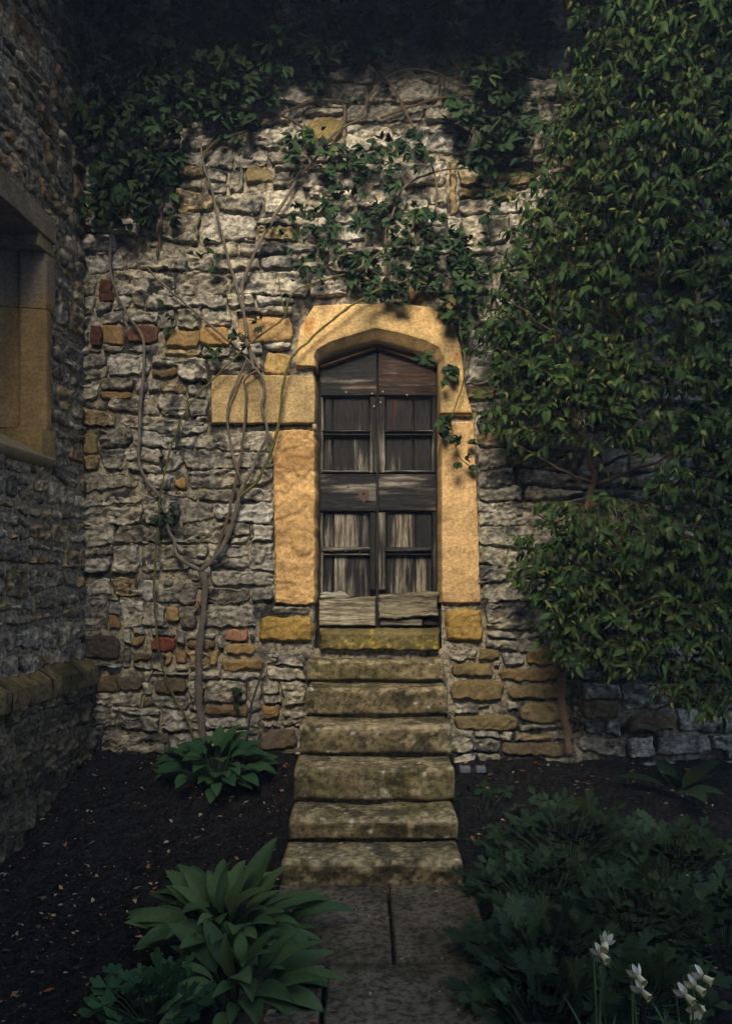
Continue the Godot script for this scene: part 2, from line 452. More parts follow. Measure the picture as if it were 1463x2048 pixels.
	for k in 24:
		var x0 := -2.6 + k * 0.4
		for rr in 7:
			var z0 := 1.28 - rr * 0.5; var y0 := 5.7 + rr * 0.4
			var a := Vector3(x0 + 0.004, y0, z0); var b := Vector3(x0 + 0.396, y0, z0)
			var c := Vector3(x0 + 0.396, y0 + 0.40, z0 - 0.52); var d := Vector3(x0 + 0.004, y0 + 0.40, z0 - 0.52)
			roof.quad(a, d, c, b, Color(0.05, 0.05, 0.055)); roof.quad(a + th, d + th, c + th, b + th, Color(0.05, 0.05, 0.055)); roof.quad(a, a + th, b + th, b, Color(0.05, 0.05, 0.055))
	put("roof", roof.mesh(), M.roof, house)
	build_surround(house)
	build_door(house)
	build_side_window(house)

func build_surround(house: Node3D) -> void:
	var sur := sub("door_surround", house)
	var dressed := {"front": 0.05, "back": -0.16, "round": 0.014, "square": 0.03, "rough": 0.005, "wobble": 0.006, "tilt": 0.002, "stain": -0.12, "stain_col": Color(0.23, 0.185, 0.10)}
	put("quoin_stone", slab_mesh(sheet_q(421, 633, 750, 852, 0.002), dressed.merged({"square": 0.08, "stain": 0.05, "stain_col": Color(0.25, 0.195, 0.105), "back": -0.2}, true), Color(0.44, 0.33, 0.17), "sand"), M.sand, sur)
	var lj := put("jamb_stone", slab_mesh([wp(549, 1213), wp(633, 1213), wp(634, 856), wp(541, 858)], dressed.merged({"dress": 0.022, "rough": 0.012, "round": 0.018, "square": 0.1, "wobble": 0.014, "front": 0.045, "stain": -0.08, "stain_col": Color(0.26, 0.15, 0.06), "back": -0.2}, true), Color(0.65, 0.42, 0.19), "sand"), M.sand, sur)
	lj.set_meta("label", "tall pick-dressed orange door jamb with rough wavy face")
	put("jamb_stone", slab_mesh([wp(879, 1208), wp(963, 1208), wp(949, 842), wp(878, 842)], dressed.merged({"stain": -0.25, "stain_col": Color(0.36, 0.24, 0.10), "front": 0.05, "back": -0.2}, true), Color(0.69, 0.47, 0.235), "sand"), M.sand, sur)
	put("base_stone", slab_mesh(sheet_q(514, 632, 1228, 1289, 0.004), dressed.merged({"round": 0.045, "square": 0.4, "rough": 0.02, "wobble": 0.02, "front": 0.055, "stain": 0.12, "stain_col": Color(0.17, 0.12, 0.035)}, true), Color(0.38, 0.255, 0.075), "sand"), M.sand, sur)
	put("base_stone", slab_mesh(sheet_q(885, 968, 1213, 1287, 0.004), dressed.merged({"round": 0.04, "square": 0.35, "rough": 0.014, "wobble": 0.02, "front": 0.06, "stain": 0.08, "stain_col": Color(0.18, 0.13, 0.04)}, true), Color(0.40, 0.27, 0.085), "sand"), M.sand, sur)
	put("threshold_stone", slab_mesh(sheet_q(636, 881, 1258, 1304, 0.002), {"front": 0.075, "back": -0.2, "round": 0.028, "square": 0.06, "rough": 0.014, "wobble": 0.012, "stain": 0.15, "stain_col": Color(0.10, 0.085, 0.03), "lichen": -0.1}, Color(0.20, 0.165, 0.075), "sand"), M.sand, sur)
	put("packing_stone", slab_mesh(sheet_q(545, 620, 1213, 1229, 0.002), {"front": 0.04, "round": 0.012, "rough": 0.014, "wobble": 0.012}, Color(0.3, 0.28, 0.23), "lime"), M.stone, sur)
	put("packing_stone", slab_mesh(sheet_q(622, 634, 848, 864, 0.002), {"front": 0.045, "round": 0.012, "rough": 0.006, "wobble": 0.006}, Color(0.52, 0.42, 0.25), "sand"), M.sand, sur)
	# the head: one great stone cut to a low pointed arch with a broad splay
	var inner := [[634, 738], [634, 722], [640, 715], [660, 707], [702, 695], [753, 681], [807, 695], [846, 707], [866, 715], [876, 728], [877, 770], [877, 838]]
	var arris := [[632, 738], [628, 716], [633, 703], [660, 687], [702, 674], [750, 660], [796, 669], [847, 683], [876, 698], [888, 722], [881, 780], [879, 838]]
	var outer := [[591, 741], [594, 700], [600, 660], [628, 614], [690, 611], [748, 611], [806, 611], [862, 617], [903, 648], [921, 700], [928, 775], [946, 838]]
	var mb := MB.new()
	var rows := [[0.0, -0.24, 0], [0.0, -0.06, 0], [0.0, -0.035, 0], [0.3, -0.01, 0], [0.6, 0.015, 0], [1.0, 0.046, 0], [1.04, 0.052, 0]]
	for k in 13: rows.append([0.04 + 0.92 * (k + 1) / 13.5, 0.054, 1])
	rows.append([0.965, 0.052, 1]); rows.append([0.99, 0.04, 1]); rows.append([1.0, 0.0, 1]); rows.append([1.0, -0.06, 1])
	var seg := 9
	var cols := (inner.size() - 1) * seg
	for r in rows:
		for k in cols + 1:
			var f := float(k) / seg
			var a := mini(int(f), inner.size() - 2)
			var t := f - a
			var pi := wp(inner[a][0], inner[a][1]).lerp(wp(inner[a + 1][0], inner[a + 1][1]), t)
			var pa := wp(arris[a][0], arris[a][1]).lerp(wp(arris[a + 1][0], arris[a + 1][1]), t)
			var po := wp(outer[a][0], outer[a][1]).lerp(wp(outer[a + 1][0], outer[a + 1][1]), t)
			var p := pi.lerp(pa, r[0]) if r[2] == 0 else pa.lerp(po, r[0])
			var n1 := fine.get_noise_3d(p.x * 13.0, p.y * 13.0, 71.0)
			var n2 := blot.get_noise_3d(p.x * 3.2, p.y * 4.0, 33.0)
			var z: float = r[1] + 0.005 * n1 + 0.008 * n2
			if k == 0 or k == cols: z = -0.16
			mb.v.append(Vector3(p.x, p.y, z))
			var col := Color(0.64, 0.45, 0.215) * (1.0 + 0.3 * n2 + 0.3 * n1)
			col = col.lerp(Color(0.24, 0.19, 0.10), 0.7 * smoothstep(0.05, 0.45, blot.get_noise_3d(p.x * 4.0, p.y * 3.0, 90.0) + 0.25 * n1 + 0.05))
			var rust := smoothstep(0.055, 0.02, Vector2((p.x - ux(618)) * 1.0, (p.y - vy(655)) * 0.55).length() + 0.02 * n1) + smoothstep(0.05, 0.02, Vector2((p.x - ux(910)) * 1.5, p.y - vy(716)).length() + 0.02 * n1)
			col = col.lerp(Color(0.42, 0.17, 0.04), 0.65 * rust)
			mb.c.append(col)
	mb.grid(cols, rows.size() - 1, 0)
	for k in range(0, mb.ix.size(), 3):
		var t := mb.ix[k + 1]; mb.ix[k + 1] = mb.ix[k + 2]; mb.ix[k + 2] = t
	# which way the band runs decides which side is its face
	var probe := (mb.v[mb.ix[2]] - mb.v[mb.ix[0]]).cross(mb.v[mb.ix[1]] - mb.v[mb.ix[0]])
	var mid := cols * 8 * 6 + 60
	probe = (mb.v[mb.ix[mid + 2]] - mb.v[mb.ix[mid]]).cross(mb.v[mb.ix[mid + 1]] - mb.v[mb.ix[mid]])
	if probe.z < 0.0:
		for k in range(0, mb.ix.size(), 3):
			var t := mb.ix[k + 1]; mb.ix[k + 1] = mb.ix[k + 2]; mb.ix[k + 2] = t
	put("head_stone", mb.mesh(), M.sand, sur)

func build_door(house: Node3D) -> void:
	var door := sub("door", house)
	var dark := Color(0.027, 0.0275, 0.031)
	var frame := MB.new()
	for s in [[[637, 723], [755, 682], [755, 692], [637, 733]], [[755, 682], [876, 723], [876, 733], [755, 692]]]:
		slab(frame, [wp(s[3][0], s[3][1]), wp(s[2][0], s[2][1]), wp(s[1][0], s[1][1]), wp(s[0][0], s[0][1])], {"front": -0.08, "back": -0.16, "round": 0.004, "square": 0.0, "rough": 0.003, "wobble": 0.0, "cell": 0.012}, Color(0.075, 0.045, 0.028), "wood_flat")
	put("head_frame", frame.mesh(), M.wood_flat, door)
	var bk := MB.new()
	block(bk, Vector3(ux(629), vy(1300), -0.24), Vector3(ux(883), vy(668), -0.19), 0.003, 0.0, Color(0.085, 0.075, 0.065), 0.3)
	put("backing_board", bk.mesh(), M.wood_up, door)
	var F := {"back": -0.2, "round": 0.005, "square": 0.0, "wobble": 0.003, "tilt": 0.001, "cell": 0.0062}
	# called, u0, u1, v0, v1, front, grain, bleach top, bleach bottom, redness, relief
	var parts := [
		["stile", 637, 646, 785, 942, -0.118, 1, 0.35, 0.45, -0.2], ["stile", 738, 754, 785, 942, -0.118, 1, 0.35, 0.7, -0.1],
		["panel_board", 646, 664, 787, 854, -0.146, 1, 0.75, 0.3, -0.2], ["panel_board", 664, 738, 787, 854, -0.148, 1, 0.12, 0.2, -0.05],
		["panel_board", 646, 664, 866, 937, -0.146, 1, 0.35, 0.5, -0.1], ["panel_board", 664, 738, 866, 937, -0.148, 1, 0.4, 0.75, -0.1],
		["rail", 639, 742, 853, 859, -0.100, 2, 0.95, 0.9, -0.5], ["rail", 641, 741, 860, 867, -0.108, 2, 0.1, 0.2, -0.5], ["rail", 641, 741, 935, 942, -0.104, 2, 1.05, 1.0, -0.5],
		["lock_rail", 637, 754, 943, 1020, -0.112, 2, 0.35, 0.45, -0.5],
		["stile", 637, 645, 1022, 1192, -0.118, 1, 0.4, 0.4, -0.3], ["stile", 738, 753, 1022, 1181, -0.108, 1, 0.5, 0.45, -0.3],
		["panel_board", 645, 665, 1024, 1094, -0.146, 1, 0.4, 0.85, 0.0], ["panel_board", 665, 738, 1024, 1094, -0.148, 1, 0.5, 0.85, 0.05],
		["rail", 639, 742, 1092, 1104, -0.098, 2, 1.1, 1.0, -0.6], ["rail", 641, 740, 1105, 1111, -0.11, 2, 0.75, 0.7, -0.5],
		["panel_board", 645, 665, 1110, 1194, -0.146, 1, 0.45, 0.5, -0.2], ["panel_board", 665, 738, 1110, 1196, -0.147, 1, 0.75, 0.8, -0.1],
		["stile", 756, 772, 785, 942, -0.118, 1, 0.4, 0.7, 0.0], ["stile", 865, 876, 785, 942, -0.118, 1, 0.5, 0.4, -0.1],
		["panel_board", 772, 829, 787, 854, -0.148, 1, 0.1, 0.25, 0.25], ["panel_board", 829, 865, 787, 854, -0.146, 1, 0.35, 0.3, 0.0],
		["panel_board", 772, 829, 866, 937, -0.148, 1, 0.05, 0.65, -0.1], ["panel_board", 829, 865, 866, 937, -0.146, 1, 0.35, 0.3, 0.0],
		["rail", 767, 870, 853, 859, -0.100, 2, 0.75, 0.7, -0.5], ["rail", 769, 869, 860, 867, -0.108, 2, 0.1, 0.2, -0.4], ["rail", 767, 870, 935, 942, -0.104, 2, 0.95, 0.95, -0.5],
		["lock_rail", 756, 876, 943, 1020, -0.112, 2, 0.12, 0.35, -0.5],
		["stile", 756, 773, 1022, 1181, -0.106, 1, 0.65, 0.55, -0.3], ["stile", 866, 876, 1020, 1188, -0.118, 1, 0.5, 0.4, -0.3],
		["panel_board", 773, 833, 1024, 1094, -0.148, 1, 0.45, 0.7, 0.15], ["panel_board", 833, 866, 1024, 1094, -0.146, 1, 0.75, 0.5, 0.1],
		["rail", 767, 867, 1092, 1104, -0.098, 2, 0.5, 0.35, -0.4], ["rail", 769, 866, 1105, 1111, -0.11, 2, 0.2, 0.2, -0.3],
		["panel_board", 773, 833, 1110, 1190, -0.148, 1, 0.45, 0.85, 0.05], ["panel_board", 833, 866, 1110, 1188, -0.146, 1, 0.55, 0.6, -0.1]]
	for p in parts:
		var st := F.merged({"front": p[5], "rough": 0.006, "bleach": [p[7] - (0.38 if p[4] < 950 else 0.12), p[8] - (0.18 if p[4] < 950 else 0.0)], "red": p[9] - 0.1}, true)
		if p[0] == "rail": st.round = 0.010
		if p[0] == "panel_board": st.worn = Color(0.30, 0.27, 0.22)
		put(p[0], slab_mesh(sheet_q(p[1] + 0.6, p[2] - 0.6, p[3], p[4]), st, dark, "wood_up" if p[6] == 1 else "wood_flat"), M.wood_up if p[6] == 1 else M.wood_flat, door)
	# top boards below the arch, one to each leaf
	put("top_board", slab_mesh([wp(637, 784), wp(754, 784), wp(754, 690), wp(637, 730)], F.merged({"front": -0.112, "rough": 0.007, "bleach": [-0.4, 0.1], "red": -0.15}, true), dark, "wood_flat"), M.wood_flat, door)
	put("top_board", slab_mesh([wp(756, 784), wp(876, 784), wp(876, 730), wp(756, 690)], F.merged({"front": -0.112, "rough": 0.007, "bleach": [-0.4, 0.0], "red": -0.08}, true), Color(0.042, 0.03, 0.026), "wood_flat"), M.wood_flat, door)
	# weatherboards at the foot
	put("weatherboard", slab_mesh([wp(635, 1254), wp(752, 1254), wp(753, 1193), wp(635, 1200)], F.merged({"front": -0.07, "rough": 0.012, "bleach": [1.25, 1.25], "worn": Color(0.42, 0.385, 0.29), "wobble": 0.006, "algae": -0.3, "round": 0.01}, true), Color(0.16, 0.14, 0.10), "wood_flat"), M.wood_flat, door)
	put("weatherboard", slab_mesh([wp(756, 1240), wp(880, 1236), wp(879, 1181), wp(756, 1190)], F.merged({"front": -0.068, "rough": 0.012, "bleach": [0.95, 1.0], "worn": Color(0.30, 0.275, 0.20), "wobble": 0.02, "algae": 0.0, "round": 0.012}, true), Color(0.10, 0.085, 0.06), "wood_flat"), M.wood_flat, door)
	put("patch_board", slab_mesh(sheet_q(760, 846, 1239, 1254), F.merged({"front": -0.10, "rough": 0.006, "bleach": [0.9, 0.9], "wobble": 0.006}, true), Color(0.10, 0.085, 0.06), "wood_flat"), M.wood_flat, door)
	put("patch_board", slab_mesh(sheet_q(848, 878, 1238, 1254), F.merged({"front": -0.12, "rough": 0.006, "bleach": [0.1, 0.1]}, true), Color(0.05, 0.04, 0.03), "wood_flat"), M.wood_flat, door)
	put("rotten_edge", slab_mesh([wp(637, 1200), wp(700, 1199), wp(690, 1184), wp(640, 1186)], F.merged({"front": -0.088, "rough": 0.03, "bleach": [0.9, 1.0], "worn": Color(0.5, 0.48, 0.42), "wobble": 0.02, "round": 0.012}, true), dark, "wood_flat"), M.wood_flat, door)
	# the lock plate: a rusty shield with a keyhole, and a few nails
	var sh := [[-11, -10], [-4, -14], [4, -14], [11, -10], [11, -2], [6, 7], [0, 13], [-6, 7], [-11, -2]]
	var lp := MB.new()
	var ctr := wp(727, 990)
	for k in sh.size():
		var a: Array = sh[k]; var b: Array = sh[(k + 1) % sh.size()]
		var pa := Vector3(ctr.x + a[0] / UNIT, ctr.y - a[1] / UNIT, -0.104); var pb := Vector3(ctr.x + b[0] / UNIT, ctr.y - b[1] / UNIT, -0.104)
		var off := Vector3(0, 0, -0.01)
		var ha := Vector3(ctr.x + clampf(a[0], -2.0, 2.0) / UNIT, ctr.y - clampf(a[1], -8.0, 0.0) / UNIT, -0.102); var hb := Vector3(ctr.x + clampf(b[0], -2.0, 2.0) / UNIT, ctr.y - clampf(b[1], -8.0, 0.0) / UNIT, -0.102)
		lp.quad(pa, pb, hb, ha, Color.WHITE); lp.quad(pa + off, pb + off, pb, pa, Color.WHITE); lp.quad(ha, hb, hb + off, ha + off, Color.WHITE)
	var plate := put("lock_plate", lp.mesh(), M.rust, door)
	plate.set_meta("label", "rusty shield shaped keyhole plate")
	for p in [[691, 777], [744, 780], [766, 776], [815, 783], [748, 806], [761, 798], [718, 1104], [662, 1102], [690, 1102], [695, 970], [838, 981]]:
		var nm := SphereMesh.new()
		nm.radius = 0.0075; nm.height = 0.009; nm.radial_segments = 8; nm.rings = 4
		var zz := -0.094 if p[1] > 1095 else -0.108
		put("nail", nm, M.old_nail if p[1] < 820 else M.rust, door, Transform3D(Basis(Vector3.RIGHT, PI / 2), Vector3(ux(p[0]), vy(p[1]), zz)))

func build_side_window(house: Node3D) -> void:
	var win := sub("window", house)
	var st := {"front": 0.03, "back": -0.2, "round": 0.012, "square": 0.03, "rough": 0.006, "wobble": 0.006, "cell": 0.02, "stain": 0.0}
	for b in [[1090, 1113, 560, 722], [1379, 1402, 560, 722], [1228, 1272, 560, 722], [1088, 1404, 536, 560], [1086, 1406, 722, 744]]:
		put("frame_stone", slab_mesh(sheet_q(b[0], b[1], b[2], b[3]), st, Color(0.44, 0.30, 0.14), "sand"), M.sand, win)
	for b in [[1113, 1228], [1272, 1379]]:
		var x0 := ux(b[0]); var x1 := ux(b[1]); var y0 := vy(722); var y1 := vy(560)
		var pm := BoxMesh.new(); pm.size = Vector3(x1 - x0, y1 - y0, 0.004)
		put("pane", pm, M.glass, win, Transform3D(Basis.IDENTITY, Vector3((x0 + x1) * 0.5, (y0 + y1) * 0.5, -0.1)))
		var lead := MB.new()
		var w := x1 - x0; var h := y1 - y0
		var stepv := 0.11
		for sgn in [-1.0, 1.0]:
			var k := -8.0
			while k < 16.0:
				var c := k * stepv
				var pts := []
				for i in 41:
					var xx := w * i / 40.0
					var yy: float = c + sgn * xx * 1.25
					if yy > 0.0 and yy < h: pts.append(Vector3(x0 + xx, y0 + yy, -0.094))
				if pts.size() > 2: tube(lead, [pts[0], pts[pts.size() - 1]], 0.004, 0.004, Color.WHITE, 5)
				k += 1.0
		put("lead_lattice", lead.mesh(), M.lead, win)

# ---------------------------------------------------------------- the wing ----
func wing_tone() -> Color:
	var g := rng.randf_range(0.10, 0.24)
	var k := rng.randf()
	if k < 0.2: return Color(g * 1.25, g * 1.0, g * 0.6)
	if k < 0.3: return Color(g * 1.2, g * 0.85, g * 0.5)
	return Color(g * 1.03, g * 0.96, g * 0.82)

func build_wing() -> void:
	var wing := thing("stone_wing", "dark rubble side wing with stone framed window and mossy plinth", "building", Vector3(-2.0, 0, 0))
	wing.basis = Basis(Vector3(0.074, 0, -1).normalized(), Vector3.UP, Vector3(1, 0, 0.074).normalized())
	var hole := Rect2(-1.85, 2.33, 1.25, 1.44)
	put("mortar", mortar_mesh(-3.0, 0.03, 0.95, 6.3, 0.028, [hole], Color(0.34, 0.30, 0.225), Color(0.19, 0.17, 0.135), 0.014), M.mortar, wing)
	var taken := [Rect2(-2.07, 2.36, 1.54, 1.56)]
	var rubble := MB.new()
	var n := 0
	var laid := courses(-2.9, -0.035, 1.02, 6.2, Vector2(0.11, 0.2), Vector2(0.1, 0.34), taken, 0.013)
	laid.sort_custom(func(a, b): return mid_of(a).x > mid_of(b).x)
	for q in laid:
		var st := {"front": rng.randf_range(0.014, 0.034), "round": rng.randf_range(0.014, 0.026), "square": rng.randf_range(0.15, 0.6), "rough": rng.randf_range(0.008, 0.018), "wobble": 0.022, "tilt": 0.008, "crust": Color(0.06, 0.056, 0.05), "cell": 0.013, "clean": 0.0, "smear": 0.5}
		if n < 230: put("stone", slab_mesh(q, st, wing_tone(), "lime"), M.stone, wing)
		else:
			st.cell = 0.03
			slab(rubble, q, st, wing_tone(), "lime")
		n += 1
	# plinth: rough facing below a chamfered coping
	put("plinth_mortar", mortar_mesh(-3.0, 0.02, -0.35, 0.93, 0.03, [], Color(0.16, 0.14, 0.10), Color(0.05, 0.045, 0.038), 0.02, 0.075), M.mortar, wing)
	n = 0
	for q in courses(-2.9, -0.01, -0.2, 0.86, Vector2(0.13, 0.24), Vector2(0.14, 0.45), [], 0.012):
		var g := rng.randf_range(0.05, 0.13)
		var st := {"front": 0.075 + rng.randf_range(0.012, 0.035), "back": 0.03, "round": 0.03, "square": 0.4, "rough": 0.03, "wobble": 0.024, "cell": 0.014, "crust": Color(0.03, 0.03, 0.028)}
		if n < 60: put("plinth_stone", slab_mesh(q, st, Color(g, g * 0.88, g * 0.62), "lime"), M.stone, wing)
		else: slab(rubble, q, st, Color(g, g * 0.88, g * 0.62), "lime")
		n += 1
	put("rubble", rubble.mesh(), M.stone, wing).set_meta("kind", "stuff")
	var x := 0.03
	for w in [0.34, 0.42, 0.5, 0.45, 0.6, 0.6]:
		var mb := MB.new()
		var rowp := [Vector2(-0.02, 1.065), Vector2(0.02, 1.045), Vector2(0.06, 1.02), Vector2(0.105, 0.99), Vector2(0.114, 0.982), Vector2(0.118, 0.97), Vector2(0.118, 0.92), Vector2(0.116, 0.868), Vector2(0.108, 0.858), Vector2(0.03, 0.85)]
		var nu := int(w / 0.02)
		for r in range(rowp.size() - 1, -1, -1):
			for i in nu + 1:
				var xx: float = x - w + 0.006 + (w - 0.012) * i / nu
				var n1 := fine.get_noise_3d(xx * 12.0, rowp[r].y * 14.0, 8.0)
				mb.v.append(Vector3(xx, rowp[r].y + 0.008 * n1, rowp[r].x + 0.012 * n1))
				var col := Color(0.135, 0.105, 0.055) * (1.0 + 0.6 * n1)
				mb.c.append(col.lerp(Color(0.05, 0.05, 0.022), smoothstep(-0.1, 0.3, blot.get_noise_3d(xx * 6.0, rowp[r].y * 6.0, 3.0))))
		mb.grid(nu, rowp.size() - 1, 0)
		put("coping_stone", mb.mesh(), M.step, wing)
		x -= w
	# body of the wing, so that it has thickness, and its eaves
	var core := MB.new()
	for b in [[-9.0, -1.85, -0.3, 6.5], [-0.6, 0.03, -0.3, 6.5], [-1.85, -0.6, -0.3, 2.34], [-1.85, -0.6, 3.77, 6.5]]:
		block(core, Vector3(b[0], b[2], -0.5), Vector3(b[1], b[3], -0.03), 0.002, 0.0, Color(0.15, 0.14, 0.12), 0.8)
	block(core, Vector3(-9.0, -0.3, -3.0), Vector3(0.0, 6.5, -2.9), 0.002, 0.0, Color(0.42, 0.40, 0.36), 1.0)
	block(core, Vector3(-9.0, 6.4, -2.9), Vector3(0.0, 6.5, -0.5), 0.002, 0.0, Color(0.42, 0.40, 0.36), 1.0)
	put("wall_core", core.mesh(), M.mortar, wing)
	var roof := MB.new()
	block(roof, Vector3(-9.0, 6.5, -3.0), Vector3(0.0, 6.62, 0.55), 0.01, 0.01, Color(0.05, 0.05, 0.055), 0.3)
	put("roof", roof.mesh(), M.roof, wing)
	# the window: splayed sandstone jambs, a lintel and a sloping sill
	var win := sub("window", wing)
	win.position.x = -0.07
	var jc := Color(0.225, 0.155, 0.075)
	for seg in [[2.55, 3.30], [3.305, 3.66]]:
		var mb := MB.new()
		var prof := [Vector2(-0.475, -0.03), Vector2(-0.475, 0.034), Vector2(-0.482, 0.042), Vector2(-0.585, 0.042), Vector2(-0.598, 0.034), Vector2(-0.606, 0.015), Vector2(-0.622, -0.04), Vector2(-0.638, -0.09), Vector2(-0.652, -0.102), Vector2(-0.634, -0.112), Vector2(-0.640, -0.124), Vector2(-0.656, -0.17), Vector2(-0.672, -0.215), Vector2(-0.70, -0.232), Vector2(-0.70, -0.34)]
		if seg[0] < 3.0: for k in 4: prof[k].x -= 0.0 if k > 1 else 0.05
		if seg[0] < 3.0: prof[2].x -= 0.05
		var nv := int((seg[1] - seg[0]) / 0.022)
		for j in nv + 1:
			for k in range(prof.size() - 1, -1, -1):
				var y: float = seg[0] + (seg[1] - seg[0]) * j / nv
				var n1 := fine.get_noise_3d(prof[k].x * 15.0, y * 9.0, prof[k].y * 15.0)
				var edge := 0.006 if j == 0 or j == nv else 0.0
				mb.v.append(Vector3(prof[k].x - 0.004 * n1, y, prof[k].y + 0.005 * n1 - edge))
				var n2 := blot.get_noise_3d(prof[k].x * 7.0, y * 3.0, prof[k].y * 7.0)
				var col := jc * (1.0 + 0.35 * n1 + 0.4 * n2)
				var grey_top := smoothstep(3.28, 3.5, y + 0.25 * n2 + 0.1 * n1)  # darker and greyer towards the head of the jamb
				mb.c.append(col.lerp(Color(0.13, 0.125, 0.115), 0.75 * grey_top))
		mb.grid(prof.size() - 1, nv, 0)
		put("jamb_stone", mb.mesh(), M.sand, win)
	var parts := [["lintel_stone", Vector3(-1.95, 3.75, -0.34), Vector3(-0.485, 3.90, 0.055), Color(0.15, 0.132, 0.095)], ["corner_stone", Vector3(-0.70, 3.664, -0.3), Vector3(-0.49, 3.746, 0.042), Color(0.19, 0.16, 0.10)],
		["jamb_stone", Vector3(-1.95, 2.55, -0.34), Vector3(-1.78, 3.746, 0.04), jc], ["frame", Vector3(-1.78, 2.52, -0.33), Vector3(-0.70, 2.58, -0.27), Color(0.05, 0.035, 0.025)],
		["frame", Vector3(-0.745, 2.58, -0.33), Vector3(-0.702, 3.70, -0.27), Color(0.07, 0.04, 0.025)], ["frame", Vector3(-1.78, 3.70, -0.33), Vector3(-0.70, 3.748, -0.27), Color(0.05, 0.035, 0.025)]]
	for p in parts:
		var mb := MB.new()
		block(mb, p[1], p[2], 0.008, 0.004, p[3], 0.03, 0.5)
		put(p[0], mb.mesh(), M.sand, win)
	var sill := MB.new()
	for xx in [[-1.95, -0.52]]:
		var sp := [Vector2(2.30, -0.02), Vector2(2.31, 0.05), Vector2(2.36, 0.06), Vector2(2.375, 0.055), Vector2(2.46, -0.10), Vector2(2.56, -0.30)]
		for r in sp.size():
			for i in 61:
				var x2: float = lerpf(xx[0], xx[1], i / 60.0)
				var n1 := fine.get_noise_3d(x2 * 9.0, sp[r].x * 9.0, 4.0)
				sill.v.append(Vector3(x2, sp[r].x + 0.004 * n1, sp[r].y + 0.005 * n1))
				sill.c.append(Color(0.19, 0.157, 0.10) * (1.0 + 0.5 * n1))
		sill.grid(60, sp.size() - 1, 0)
	put("sill", sill.mesh(), M.sand, win)
	var lug := MB.new()
	block(lug, Vector3(-0.665, 2.33, -0.25), Vector3(-0.47, 2.547, 0.046), 0.012, 0.006, Color(0.21, 0.15, 0.07), 0.025, 0.4)
	put("corner_stone", lug.mesh(), M.sand, win)
	var pm := BoxMesh.new(); pm.size = Vector3(1.04, 1.13, 0.004)
	put("pane", pm, M.glass, win, Transform3D(Basis.IDENTITY, Vector3(-1.26, 3.14, -0.30)))

